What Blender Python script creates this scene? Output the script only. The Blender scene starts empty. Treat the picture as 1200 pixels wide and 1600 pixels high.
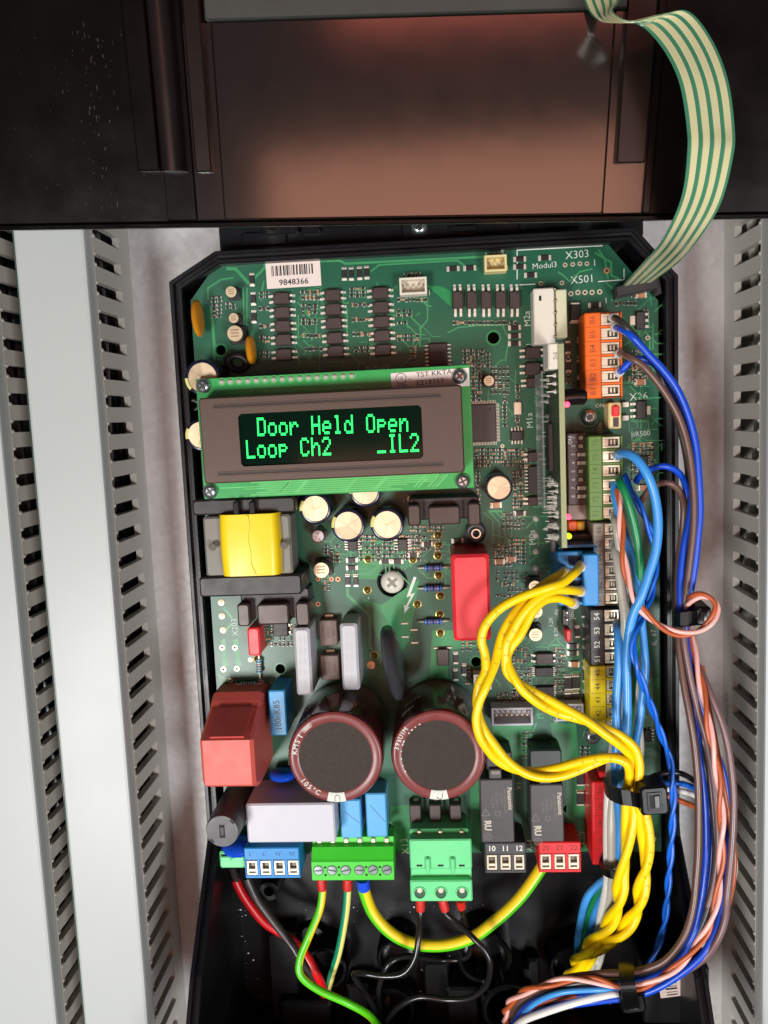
import bpy, math, random
from mathutils import Vector, Matrix

random.seed(7)
S = 0.001                                  # everything below is written in millimetres
scene = bpy.context.scene
COL = scene.collection

# ------------------------------------------------------------------ camera
# u = right, v = up, w = out of the cabinet's back plate (towards the viewer), in mm; w = 0 is the circuit board's face
FPX, D = 1300.0, 262.0
Nc = Vector((80.0, -152.0, FPX)).normalized()            # plate normal (into the plate) seen by the camera
Vc = Vector((490.0, 11376.0, FPX)); Vc = (Vc - Nc * Vc.dot(Nc)).normalized()   # the plate's "down"
Uc = Vc.cross(Nc)                                        # the plate's "right"
BASE = Matrix.Rotation(math.pi / 2, 4, 'X')              # (u, v, w) -> world: the plate stands upright


def P(x, y, w=0.0):
    """photo pixel + height above the board -> point (u, v, w) in mm"""
    d = Vector((x - 600.0, y - 800.0, FPX))
    t = (D - w) / d.dot(Nc)
    return Vector((t * d.dot(Uc), -t * d.dot(Vc), w))


cam_d = bpy.data.cameras.new('camera')
cam = bpy.data.objects.new('camera', cam_d)
COL.objects.link(cam)
right = Vector((Uc.x, -Vc.x, -Nc.x)); up = Vector((-Uc.y, Vc.y, Nc.y)); back = Vector((-Uc.z, Vc.z, Nc.z))
cm = Matrix((right, up, back)).transposed().to_4x4()
cm.translation = Vector((0, 0, D)) * S
cam.matrix_world = BASE @ cm
cam_d.sensor_fit = 'VERTICAL'; cam_d.sensor_height = 24.0; cam_d.lens = 24.0 * FPX / 1600.0
cam_d.clip_start = 0.005; cam_d.clip_end = 50.0
scene.camera = cam

# ------------------------------------------------------------------ light
world = bpy.data.worlds.new('World'); scene.world = world; world.use_nodes = True
wb = world.node_tree.nodes['Background']
wb.inputs[0].default_value = (0.86, 0.93, 1.0, 1); wb.inputs[1].default_value = 0.08


def area_lamp(name, loc, target, sx, sy, power, color):
    l = bpy.data.lights.new(name, 'AREA'); l.shape = 'RECTANGLE'
    l.size = sx * S; l.size_y = sy * S; l.energy = power; l.color = color
    o = bpy.data.objects.new(name, l); COL.objects.link(o)
    d = (Vector(target) - Vector(loc)).normalized()
    zx = -d; xx = Vector((0, 1, 0)).cross(zx).normalized(); yx = zx.cross(xx)
    q = Matrix((xx, yx, zx)).transposed().to_4x4(); q.translation = Vector(loc) * S
    o.matrix_world = BASE @ q
    return o


area_lamp('daylight_lamp', (-350, -370, 820), (0, -70, 0), 190, 240, 7.2, (1.0, 0.99, 0.97))
area_lamp('low_daylight_lamp', (370, -370, 820), (0, -70, 0), 190, 240, 6.0, (0.95, 0.98, 1.0))
area_lamp('warm_reflection_light', (30, -165, 900), (0, 20, 0), 440, 240, 1.0, (1.0, 0.43, 0.27))  # added light behind the camera for warm reflections in lid and board
area_lamp('red_reflection_light', (60, 108, 900), (0, 60, 0), 300, 70, 0.22, (1.0, 0.22, 0.14))  # added light, only there to redden the lid's upper reflection
scene.view_settings.view_transform = 'Standard'
scene.view_settings.look = 'None'
scene.view_settings.exposure = 0.0
scene.view_settings.gamma = 1.0
scene.cycles.use_denoising = True
scene.cycles.max_bounces = 8

# ------------------------------------------------------------------ helpers: materials


def lin(c):
    return tuple(((x / 255.0) / 12.92 if x / 255.0 <= 0.04045 else ((x / 255.0 + 0.055) / 1.055) ** 2.4) for x in c) + (1.0,)


MATS = {}


def mat(name, rgb, rough=0.45, metal=0.0, var=0.10, nscale=60.0, bump=0.0, bscale=900.0, spec=0.5, emit=0.0, coat=0.0,
        trans=0.0, alpha=1.0, rvar=0.12, ior=1.5):
    if name in MATS:
        return MATS[name]
    m = bpy.data.materials.new(name); m.use_nodes = True; MATS[name] = m
    nt = m.node_tree; b = nt.nodes['Principled BSDF']
    c = lin(rgb)
    b.inputs['Base Color'].default_value = c
    b.inputs['Roughness'].default_value = rough
    b.inputs['Metallic'].default_value = metal
    b.inputs['Specular IOR Level'].default_value = spec
    b.inputs['Coat Weight'].default_value = coat
    b.inputs['IOR'].default_value = ior
    b.inputs['Transmission Weight'].default_value = trans
    b.inputs['Alpha'].default_value = alpha
    if emit:
        b.inputs['Emission Color'].default_value = c; b.inputs['Emission Strength'].default_value = emit
    tc = nt.nodes.new('ShaderNodeTexCoord')
    if var or rvar:
        n = nt.nodes.new('ShaderNodeTexNoise'); n.inputs['Scale'].default_value = nscale * 4; n.inputs['Detail'].default_value = 6
        nt.links.new(tc.outputs['Object'], n.inputs['Vector'])
        if var:
            r = nt.nodes.new('ShaderNodeMix'); r.data_type = 'RGBA'
            r.inputs[6].default_value = tuple(x * (1 - var) for x in c[:3]) + (1,)
            r.inputs[7].default_value = tuple(min(1, x * (1 + var)) for x in c[:3]) + (1,)
            nt.links.new(n.outputs['Fac'], r.inputs[0]); nt.links.new(r.outputs[2], b.inputs['Base Color'])
        if rvar:
            q = nt.nodes.new('ShaderNodeMapRange')
            q.inputs['To Min'].default_value = max(0.02, rough - rvar); q.inputs['To Max'].default_value = min(1, rough + rvar)
            nt.links.new(n.outputs['Fac'], q.inputs['Value']); nt.links.new(q.outputs['Result'], b.inputs['Roughness'])
    if bump:
        n2 = nt.nodes.new('ShaderNodeTexNoise'); n2.inputs['Scale'].default_value = bscale; n2.inputs['Detail'].default_value = 4
        nt.links.new(tc.outputs['Object'], n2.inputs['Vector'])
        bp = nt.nodes.new('ShaderNodeBump'); bp.inputs['Strength'].default_value = bump; bp.inputs['Distance'].default_value = 0.0004
        nt.links.new(n2.outputs['Fac'], bp.inputs['Height']); nt.links.new(bp.outputs['Normal'], b.inputs['Normal'])
    return m


def galvanised():
    m = bpy.data.materials.new('galvanised_steel'); m.use_nodes = True
    nt = m.node_tree; b = nt.nodes['Principled BSDF']; L = nt.links.new
    tc = nt.nodes.new('ShaderNodeTexCoord')
    v = nt.nodes.new('ShaderNodeTexVoronoi'); v.inputs['Scale'].default_value = 520
    n = nt.nodes.new('ShaderNodeTexNoise'); n.inputs['Scale'].default_value = 45; n.inputs['Detail'].default_value = 8
    n3 = nt.nodes.new('ShaderNodeTexNoise'); n3.inputs['Scale'].default_value = 500; n3.inputs['Detail'].default_value = 5
    for q in (v, n, n3):
        L(tc.outputs['Object'], q.inputs['Vector'])
    a = nt.nodes.new('ShaderNodeMix'); a.data_type = 'RGBA'; a.inputs[6].default_value = lin((174, 178, 183)); a.inputs[7].default_value = lin((202, 205, 210))
    L(n.outputs['Fac'], a.inputs[0])
    a2 = nt.nodes.new('ShaderNodeMix'); a2.data_type = 'RGBA'; a2.blend_type = 'OVERLAY'; a2.inputs[0].default_value = 0.09
    L(a.outputs[2], a2.inputs[6]); L(v.outputs['Color'], a2.inputs[7])
    bw = nt.nodes.new('ShaderNodeHueSaturation'); bw.inputs['Saturation'].default_value = 0.1
    L(a2.outputs[2], bw.inputs['Color']); L(bw.outputs['Color'], b.inputs['Base Color'])
    b.inputs['Metallic'].default_value = 0.35
    r = nt.nodes.new('ShaderNodeMapRange'); r.inputs['To Min'].default_value = 0.42; r.inputs['To Max'].default_value = 0.68
    L(n3.outputs['Fac'], r.inputs['Value']); L(r.outputs['Result'], b.inputs['Roughness'])
    bp = nt.nodes.new('ShaderNodeBump'); bp.inputs['Strength'].default_value = 0.15; bp.inputs['Distance'].default_value = 0.0003
    L(n3.outputs['Fac'], bp.inputs['Height']); L(bp.outputs['Normal'], b.inputs['Normal'])
    return m


M_GALV = galvanised()
M_DUCT = mat('duct_grey_plastic', (186, 183, 174), 0.42, var=0.07, nscale=9, rvar=0.15)
M_COVER = mat('duct_cover_plastic', (168, 173, 170), 0.4, var=0.05, nscale=4, rvar=0.14)
M_EDGE = mat('duct_cover_edge', (60, 84, 76), 0.4)
M_INK = mat('duct_embossed_print', (95, 102, 98), 0.5)
M_CASE = mat('black_housing_plastic', (13, 13, 17), 0.36, spec=0.35, var=0.2, nscale=30, bump=0.05)
M_LID = mat('black_lid_plastic', (9, 6, 5), 0.22, spec=0.2, var=0.2, nscale=25, bump=0.05, rvar=0.09, bscale=300)
M_LIDP = mat('lid_satin_panel', (24, 16, 14), 0.13, metal=0.0, spec=0.62, ior=1.75, var=0.15, nscale=40, rvar=0.02, bump=0.22, bscale=22)
M_RAIL = mat('lid_rail_plastic', (22, 15, 13), 0.24, spec=0.4, var=0.15, nscale=25, rvar=0.04)
M_LIDG = mat('lid_grey_back', (38, 40, 36), 0.5)
M_PCB = mat('green_solder_mask', (25, 86, 62), 0.36, var=0.14, nscale=18, spec=0.5, rvar=0.06)
M_TRACE = mat('masked_copper', (58, 138, 88), 0.36, var=0.1)
M_POUR = mat('masked_copper_pour', (36, 126, 72), 0.36, var=0.12)
M_PCBEDGE = mat('fibreglass_edge', (150, 152, 110), 0.6, var=0.2, nscale=200)
M_LPCB = mat('bright_green_mask', (42, 150, 76), 0.3, var=0.18, nscale=30)
M_LTR = mat('bright_masked_copper', (92, 188, 104), 0.3)
M_SILK = mat('white_print', (205, 210, 200), 0.6, var=0.12, nscale=300)
M_BLKPRINT = mat('black_print', (22, 20, 20), 0.6)
M_DKPRINT = mat('dark_grey_print', (60, 52, 40), 0.6)
M_SOLDER = mat('solder', (226, 222, 210), 0.33, metal=0.45, var=0.15, nscale=300)
M_GOLD = mat('flux_brown_solder', (150, 128, 72), 0.3, metal=0.7, var=0.3, nscale=300)
M_TIN = mat('tinned_metal', (226, 216, 194), 0.34, metal=0.45, var=0.1)
M_STEEL = mat('zinc_screw', (190, 198, 200), 0.25, metal=0.95, var=0.1)
M_IC = mat('black_epoxy', (48, 42, 41), 0.5, var=0.1, nscale=150, bump=0.05)
M_ICB = mat('brown_black_epoxy', (60, 46, 43), 0.45, var=0.08, nscale=100)
M_CHIP = mat('chip_black', (34, 30, 30), 0.4, var=0.15)
M_CERAM = mat('ceramic_tan', (176, 120, 82), 0.45)
M_WHITE = mat('white_nylon', (214, 206, 190), 0.45, var=0.05)
M_CREAM = mat('cream_nylon', (214, 196, 140), 0.45, var=0.06)
M_BOXW = mat('light_grey_box', (186, 186, 194), 0.45, var=0.03)
M_GREYF = mat('grey_film_box', (178, 178, 183), 0.45, var=0.04)
M_RED = mat('red_film_box', (222, 44, 52), 0.4, var=0.05)
M_REDD = mat('dull_red_choke', (204, 88, 76), 0.5, var=0.10, nscale=40)
M_BLUEF = mat('blue_film_box', (52, 142, 196), 0.4, var=0.05)
M_BLUEV = mat('blue_varistor', (16, 70, 190), 0.25, var=0.08)
M_MUST = mat('mustard_varistor', (190, 124, 20), 0.3, var=0.12)
M_YTAPE = mat('yellow_tape', (232, 200, 10), 0.35, var=0.06, nscale=40, bump=0.25, bscale=90)
M_FERR = mat('grey_ferrite', (112, 110, 102), 0.5, var=0.1)
M_BOBB = mat('black_bobbin', (30, 27, 27), 0.45, var=0.15)
M_ALU = mat('aluminium_can_top', (204, 184, 152), 0.4, metal=0.6, var=0.12, nscale=90)
M_NAVY = mat('navy_sleeve', (24, 24, 42), 0.2, var=0.1)
M_MAR = mat('maroon_sleeve', (74, 30, 30), 0.16, var=0.1, coat=0.3)
M_MARTOP = mat('maroon_sleeve_rim', (116, 54, 52), 0.3, spec=0.35, var=0.06)
M_CAPTOP = mat('capacitor_black_top', (46, 36, 29), 0.6, spec=0.25, var=0.14, nscale=200, bump=0.15)
M_GREYP = mat('dark_grey_plastic', (66, 66, 68), 0.45, var=0.06)
M_RELAY = mat('relay_grey', (62, 60, 60), 0.42, var=0.06)
M_RPRINT = mat('relay_pale_print', (182, 174, 160), 0.6)
M_ORANGE = mat('orange_terminal', (232, 98, 14), 0.4, var=0.04)
M_OLIVE = mat('olive_terminal', (88, 120, 48), 0.42, var=0.05)
M_TGREY = mat('taupe_terminal', (128, 116, 102), 0.42, var=0.05)
M_TBLK = mat('black_terminal', (36, 33, 33), 0.42, var=0.06)
M_TYEL = mat('yellow_terminal', (228, 204, 8), 0.42, var=0.04)
M_TRED = mat('red_terminal', (206, 24, 30), 0.4, var=0.05)
M_TBLUE = mat('blue_terminal', (24, 128, 196), 0.4, var=0.05)
M_TDG = mat('charcoal_terminal', (60, 58, 62), 0.45, var=0.05)
M_TGRN = mat('bright_green_terminal', (62, 196, 46), 0.38, var=0.05)
M_TGRN2 = mat('mint_green_plug', (104, 206, 136), 0.38, var=0.05)
M_DARK = mat('recess_black', (12, 11, 11), 0.7)
M_GLASSC = mat('display_window', (4, 24, 15), 0.1, var=0.0, rvar=0.0, spec=0.22)
M_BEZEL = mat('display_bezel', (80, 64, 55), 0.46, metal=0.3, var=0.05, nscale=60, rvar=0.05)  # warm reflection on the bezel is put into this brown base colour
M_GLOW = mat('green_display_dots', (8, 255, 104), 0.5, emit=0.95, var=0.0, rvar=0)
M_LEDR = mat('lit_red_led', (255, 60, 90), 0.4, emit=4.0, var=0.0, rvar=0)
M_LEDG = mat('lit_green_led', (190, 255, 30), 0.4, emit=2.0, var=0.0, rvar=0)
M_LABEL = mat('white_label_paper', (222, 206, 198), 0.55, var=0.03)
M_TIE = mat('black_nylon_tie', (12, 12, 13), 0.33, var=0.1, spec=0.3)
M_FILM = mat('ribbon_green_film', (62, 122, 92), 0.25, var=0.08, nscale=25)
M_STRIPE = mat('ribbon_silver_stripe', (196, 190, 146), 0.35, var=0.08, nscale=25)
M_SLEEVE = mat('pale_ferrule_collar', (208, 206, 204), 0.35, var=0.05)
M_RFER = mat('red_ferrule', (190, 36, 28), 0.4)
M_BFER = mat('blue_ferrule', (26, 74, 214), 0.4)
M_DUST = mat('pale_dust', (225, 228, 235), 0.8, var=0)
M_CARD = mat('module_card_mask', (52, 66, 44), 0.4, var=0.25, nscale=120, spec=0.5)


def wm(name, rgb, rough=0.34):
    return mat('wire_' + name, rgb, rough, var=0.07, nscale=20, rvar=0.08)


W_YEL = wm('yellow', (244, 206, 4)); W_BLUE = wm('blue', (12, 70, 192)); W_LB = wm('light_blue', (62, 146, 220)); W_MB = wm('mid_blue', (12, 96, 204))
W_BRN = wm('brown', (98, 70, 60)); W_PUR = wm('purple_brown', (112, 84, 84)); W_ORG = wm('orange', (178, 84, 40)); W_PINK = wm('pink', (242, 180, 170))
W_GRN = wm('green', (18, 124, 72)); W_WHT = wm('white', (222, 220, 214)); W_BLK = wm('black', (26, 25, 25), 0.25); W_RED = wm('red', (206, 20, 26))
W_GY = wm('earth_green', (84, 196, 24)); W_GYY = wm('earth_yellow', (238, 204, 30)); W_GREY = wm('grey', (186, 184, 172)); W_TEAL = wm('earth_teal', (16, 136, 100))
W_DK = wm('dark_grey', (52, 48, 46))

# ------------------------------------------------------------------ helpers: mesh building (mm)


class MB:
    def __init__(self):
        self.v, self.f, self.mi, self.sm, self.mats, self.cur = [], [], [], [], [], 0

    def m(self, material):
        if material not in self.mats:
            self.mats.append(material)
        self.cur = self.mats.index(material)
        return self

    def face(self, idx, smooth=False):
        self.f.append(idx); self.mi.append(self.cur); self.sm.append(smooth)

    def ringskin(self, rings, cap0=True, cap1=True, smooth=False, closed=True):
        n = len(rings[0]); b = len(self.v)
        for r in rings:
            self.v.extend(Vector(p) for p in r)
        for k in range(len(rings) - 1):
            for i in range(n if closed else n - 1):
                j = (i + 1) % n
                self.face((b + k * n + i, b + k * n + j, b + (k + 1) * n + j, b + (k + 1) * n + i), smooth)
        if cap0:
            self.face(tuple(b + i for i in reversed(range(n))))
        if cap1:
            self.face(tuple(b + (len(rings) - 1) * n + i for i in range(n)))
        return self

    def box(self, x0, y0, z0, x1, y1, z1, bev=0.25, top=0.0, cor=None):
        """chamfered box; top = how far the top is drawn in on each side"""
        bev = min(bev, 0.45 * (x1 - x0), 0.45 * (y1 - y0), 0.45 * (z1 - z0))
        cr = bev if cor is None else min(cor, 0.45 * (x1 - x0), 0.45 * (y1 - y0))

        def ring(z, ins, c):
            a0, b0, a1, b1 = x0 + ins, y0 + ins, x1 - ins, y1 - ins
            if c < 1e-6:
                return [(a0, b0, z), (a1, b0, z), (a1, b1, z), (a0, b1, z)]
            return [(a0 + c, b0, z), (a1 - c, b0, z), (a1, b0 + c, z), (a1, b1 - c, z), (a1 - c, b1, z), (a0 + c, b1, z), (a0, b1 - c, z), (a0, b0 + c, z)]
        if bev < 1e-6:
            return self.ringskin([ring(z0, 0, cr), ring(z1, top, cr)])
        return self.ringskin([ring(z0, 0, cr), ring(z1 - bev, top, cr), ring(z1, top + bev, cr)])

    def lathe(self, prof, n=24, cx=0, cy=0, smooth=True, cap0=True, cap1=True):
        rings = [[(cx + r * math.cos(2 * math.pi * i / n), cy + r * math.sin(2 * math.pi * i / n), z) for i in range(n)] for r, z in prof]
        return self.ringskin(rings, cap0, cap1, smooth)

    def prism(self, poly, z0, z1, bev=0.0):
        a = sum(poly[i][0] * poly[(i + 1) % len(poly)][1] - poly[(i + 1) % len(poly)][0] * poly[i][1] for i in range(len(poly)))
        if a < 0:
            poly = poly[::-1]
        return self.ringskin([[(x, y, z0) for x, y in poly], [(x, y, z1) for x, y in poly]])

    def tube(self, pts, r, n=10, caps=True, mats=None, turns=0.0, r_of=None):
        """round bar along pts; mats = (a, b) gives two lengthwise coloured halves"""
        fr = frames(pts)
        b = len(self.v); tot = len(pts)
        for k, (p, (t, x, y)) in enumerate(zip(pts, fr)):
            rr = r if r_of is None else r_of(k / (tot - 1)) * r
            for i in range(n):
                a = 2 * math.pi * i / n
                self.v.append(p + (x * math.cos(a) + y * math.sin(a)) * rr)
        for k in range(tot - 1):
            for i in range(n):
                if mats:
                    self.m(mats[0] if ((i / n + .25 + turns * k / tot) % 1.0) < 0.5 else mats[1])
                j = (i + 1) % n
                self.face((b + k * n + i, b + k * n + j, b + (k + 1) * n + j, b + (k + 1) * n + i), True)
        if caps:
            self.face(tuple(b + i for i in reversed(range(n)))); self.face(tuple(b + (tot - 1) * n + i for i in range(n)))
        return self

    def mesh(self, name, off=None):
        me = bpy.data.meshes.new(name)
        o = Vector((0, 0, 0)) if off is None else off
        me.from_pydata([((p[0] - o[0]) * S, (p[1] - o[1]) * S, (p[2] - o[2]) * S) for p in self.v], [], self.f)
        for mt in self.mats:
            me.materials.append(mt)
        me.polygons.foreach_set('material_index', self.mi)
        me.update()
        me.set_sharp_from_angle(angle=math.radians(38))
        me.polygons.foreach_set('use_smooth', self.sm)
        me.update()
        return me


def frames(pts):
    out = []; x = None
    for k in range(len(pts)):
        a = pts[max(0, k - 1)]; b = pts[min(len(pts) - 1, k + 1)]
        t = (b - a).normalized()
        if x is None:
            x = t.cross(Vector((0, 0, 1)))
            if x.length < 1e-3:
                x = Vector((1, 0, 0))
        x = (x - t * x.dot(t)).normalized()
        out.append((t, x, t.cross(x)))
    return out


def smooth_path(pts, step=1.3):
    """Catmull-Rom through pts"""
    pts = [Vector(p) for p in pts]
    if len(pts) == 2:
        pts = [pts[0], (pts[0] + pts[1]) / 2, pts[1]]
    q = [pts[0] * 2 - pts[1]] + pts + [pts[-1] * 2 - pts[-2]]
    out = []
    for i in range(1, len(q) - 2):
        n = max(2, int((q[i + 1] - q[i]).length / step))
        for k in range(n):
            t = k / n; a, b, c, d = q[i - 1], q[i], q[i + 1], q[i + 2]
            out.append(0.5 * ((2 * b) + (c - a) * t + (2 * a - 5 * b + 4 * c - d) * t * t + (3 * b - a - 3 * c + d) * t ** 3))
    out.append(pts[-1])
    return out


def twist(center, off, pitch, phase, pitch2=None, split=0.5):
    """one strand of a twisted pair round a centre line"""
    c = smooth_path(center, 0.9); fr = frames(c); a = phase; out = []
    for k, p in enumerate(c):
        if k:
            a += 2 * math.pi * (p - c[k - 1]).length / (pitch2 if pitch2 and k > split * len(c) else pitch)
        out.append(p + (fr[k][1] * math.cos(a) + fr[k][2] * math.sin(a)) * off)
    return out


ABS = {}


def place(o, parent, T):
    ABS[o] = T
    if parent is None:
        o.matrix_world = BASE @ T
    else:
        o.parent = parent
        o.matrix_local = ABS[parent].inverted() @ T
    COL.objects.link(o)
    return o


def TM(loc, rz=0.0, rx=0.0, ry=0.0):
    return Matrix.Translation(Vector(loc) * S) @ Matrix.Rotation(rz, 4, 'Z') @ Matrix.Rotation(ry, 4, 'Y') @ Matrix.Rotation(rx, 4, 'X')


def thing(name, label, cat, loc, group=None):
    o = bpy.data.objects.new(name, None); o.empty_display_size = 0.01
    place(o, None, TM(loc)); o['label'] = label; o['category'] = cat
    if group:
        o['group'] = group
    return o


def add(name, mb, parent, loc=(0, 0, 0), rz=0.0, rx=0.0, ry=0.0, label=None, cat=None, kind=None, group=None):
    me = mb if isinstance(mb, bpy.types.Mesh) else mb.mesh(name)
    o = bpy.data.objects.new(name, me)
    place(o, parent, TM(loc, rz, rx, ry))
    if label: o['label'] = label
    if cat: o['category'] = cat
    if kind: o['kind'] = kind
    if group: o['group'] = group
    return o


def add_abs(name, mb, parent, **k):
    """mesh written in absolute mm: put the origin at its first vertex"""
    o = Vector(mb.v[0])
    return add(name, mb.mesh(name, o), parent, loc=o, **k)


def pxbox(x0, y0, x1, y1, w):
    """photo rectangle at height w -> centre and size in mm"""
    cx, cy = (x0 + x1) / 2, (y0 + y1) / 2
    return P(cx, cy, w), (P(x1, cy, w) - P(x0, cy, w)).length, (P(cx, y1, w) - P(cx, y0, w)).length


CACHE = {}


def cached(key, fn):
    if key not in CACHE:
        CACHE[key] = fn().mesh(str(key[0]))
    return CACHE[key]


def block(name, parent, x0, y0, x1, y1, h, material, bev=0.3, w0=0.0, top=0.0, cor=None, rz=0.0, label=None):
    """upright box whose TOP face covers the photo rectangle at height h"""
    c, sx, sy = pxbox(x0, y0, x1, y1, h)
    mb = MB().m(material).box(-sx / 2 - top, -sy / 2 - top, 0, sx / 2 + top, sy / 2 + top, h - w0, bev, top, cor)
    return add(name, mb, parent, (c.x, c.y, w0), rz, label=label)


FONTN = [0]


def text(parent, s, x, y, w, hpx, material=None, rot=0.0, name='lettering', ext=0.02, loc=None, hmm=None, T=None, bold=0.0, wide=1.0, font_abs=None):
    """flat print: cap height hpx photo pixels, centred on the photo pixel"""
    c = P(x, y, w) if loc is None else Vector(loc)
    hm = hmm if hmm else hpx / ((P(x + 10, y, w) - P(x, y, w)).length ** -1 * 10)
    cu = bpy.data.curves.new('t', 'FONT'); cu.body = s; cu.size = 1.0; cu.align_x = 'CENTER'; cu.align_y = 'CENTER'; cu.resolution_u = 2
    cu.offset = bold
    ob = bpy.data.objects.new('t', cu); COL.objects.link(ob)
    me = bpy.data.meshes.new_from_object(ob)
    bpy.data.objects.remove(ob); bpy.data.curves.remove(cu)
    k = hm / 0.70
    for vt in me.vertices:
        vt.co = Vector((vt.co.x * k * wide, vt.co.y * k, 0)) * S
    me.materials.clear(); me.materials.append(material or M_SILK)
    o = bpy.data.objects.new(name, me)
    if T is None:
        T = TM((c.x, c.y, w + ext), math.radians(rot))
    place(o, parent, T)
    return o


# ================================================================== SETTING: back plate
c0 = P(600, 800, -22)
pl = MB().m(M_GALV).box(-190, -240, -3, 190, 200, 0, 0.5)
plate = add('mounting_plate', pl, None, (c0.x, c0.y, -22), kind='structure')
plate['label'] = 'galvanised steel back plate of the cabinet'

# ------------------------------------------------------------------ slotted cable ducts
VTOP, VBOT = P(600, 150, 0).y, P(600, 1720, 0).y
DUCT_H = 37.0


def slotted_wall(pitch, v0, v1, h, t, phase):
    """side wall in the v-w plane (x = thickness), with a slot every pitch; slots are real openings"""
    mb = MB().m(M_DUCT)
    s0, s1, sh = 9.0, h - 6.4, 3.8                       # slot from s0 to s1 above the plate, sh tall
    n = int((v1 - v0) / pitch) + 1
    prev = None
    for k in range(n):
        a = v0 + k * pitch; b = a + pitch; m0 = a + pitch / 2 - sh / 2; m1 = m0 + sh
        hole = [(m0, s0 + .5), (m0 + .5, s0), (m1 - .5, s0), (m1, s0 + .5), (m1, s1 - 2.2), (m1 - 0.9, s1 - 1.2), (m1 - .9, s1), (m0 + .9, s1), (m0 + .9, s1 - 1.2), (m0, s1 - 2.2)]
        outer = [(a, s0), (m0 + .5, 0), (m1 - .5, 0), (b, s0), (b, s1 - 2.2), (b, s1), (m1, h), (m0, h), (a, s1), (a, s1 - 2.2)]
        # outline of the cell walked in step with the slot's outline
        outer = [(a, 0), (m0 + .5, 0), (m1 - .5, 0), (b, 0), (b, s1 - 2.2), (b, s1 - 1.2), (b, h), (a, h), (a, s1 - 1.2), (a, s1 - 2.2)]
        base = len(mb.v)
        for x in (0.0, t):
            for p in outer: mb.v.append(Vector((x, p[0], p[1])))
            for p in hole: mb.v.append(Vector((x, p[0], p[1])))
        L = len(hole)
        for i in range(L):
            j = (i + 1) % L
            mb.face((base + i, base + L + i, base + L + j, base + j))
            mb.face((base + 2 * L + i, base + 2 * L + j, base + 3 * L + j, base + 3 * L + i))
            mb.face((base + L + i, base + 3 * L + i, base + 3 * L + j, base + L + j))
        # small break-off nubs beside the slot's narrow end
        for q in (m0 + .2, m1 - .2):
            mb.lathe([(0.55, -.01), (0.35, .35)], 8)
            for p in mb.v[-16:]:
                p.x, p.y, p.z = (t + p.z, q + p.x, s1 - .6 + p.y)
    mb.box(0.2, v0, h - 6.2, t + .12, v1, h - 6.0, 0.0)   # scored line
    return mb


def duct(label, u_base, face, width, phase, cover_edge):
    """face = +1: the slotted wall seen looks right; -1: left"""
    t = thing('cable_duct', label, 'cable duct', (u_base, P(600, 800, -22).y, -21.9), 'slotted cable ducts on the back plate')
    vm = ABS[t].translation.y / S
    pitch = 8.55
    w1 = slotted_wall(pitch, VBOT - vm + phase, VTOP - vm, DUCT_H, 2.2, 0)
    if face > 0:
        add('side_wall', w1, t, (u_base - 2.2, vm, -21.9))
    else:
        add('side_wall', w1, t, (u_base + 2.2, vm, -21.9), rz=0).scale.x = -1
    far = slotted_wall(pitch, VBOT - vm, VTOP - vm, DUCT_H, 1.5, 0)
    add('side_wall', far, t, (u_base - face * width + (0 if face > 0 else -1.5), vm, -21.9))
    x0, x1 = sorted((u_base - face * (width - 1.5), u_base - face * 2.2))
    add('base', MB().m(M_DUCT).box(x0 - u_base, VBOT - vm, 0.05, x1 - u_base, VTOP - vm, 1.4, 0.0), t, (u_base, vm, -21.9))
    x0, x1 = sorted((u_base - face * (width + 0.6), u_base + face * 0.6))
    cv = MB().m(M_COVER)
    h = DUCT_H + 0.05
    a, b = x0 - u_base, x1 - u_base
    prof = [(a, h - 2.6), (a, h + .5), (a + .25, h + 1.1), (a + .9, h + 1.4), (b - .9, h + 1.4), (b - .25, h + 1.1), (b, h + .5), (b, h - 2.6), (b - .5, h - 2.6), (b - .5, h + .1), (a + .5, h + .1), (a + .5, h - 2.6)]
    cv.ringskin([[(x, VTOP - vm, z) for x, z in prof], [(x, VBOT - vm, z) for x, z in prof]])
    add('cover', cv, t, (u_base, vm, -21.9))
    if cover_edge:
        e = MB().m(M_EDGE).box(a - .35, VBOT - vm, h - 2.5, a - .02, VTOP - vm, h + .9, 0.1)
        add('cover_edge', e, t, (u_base, vm, -21.9))
    return t, vm


UL = P(240, 900, -22).x
UR = P(1130, 900, -22).x
WL = (P(150, 648, 15).x - P(48, 648, 15).x)
dl, vml = duct('grey slotted cable duct with broad pale cover, directly beside the black housing on the left', UL, 1, WL, 0.0, True)
dll, _ = duct('grey slotted cable duct at the far left edge, behind the dark edged cover', UL - WL - 10.5, 1, 30, 2.0, False)
dr, vmr = duct('grey slotted cable duct at the right edge with wires showing through its slots', UR, -1, 34, 1.2, False)
# raised print on the left duct's wall
Tq = Matrix.Translation(Vector((UL - WL - 10.5 + 0.06, P(25, 560, -10).y, -14)) * S) @ Matrix.Rotation(-math.pi / 2, 4, 'Z') @ Matrix.Rotation(math.pi / 2, 4, 'X')
text(dll, 'CODE 60163', 0, 0, 0, 1, M_INK, hmm=3.4, loc=(0, 0, 0), T=Tq)
Tq = Matrix.Translation(Vector((UR - 0.06, P(1135, 1110, -17).y, -18)) * S) @ Matrix.Rotation(math.pi / 2, 4, 'Z') @ Matrix.Rotation(math.pi / 2, 4, 'X')
text(dr, 'IBOCO', 0, 0, 0, 1, M_INK, hmm=2.6, loc=(0, 0, 0), T=Tq)

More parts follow.
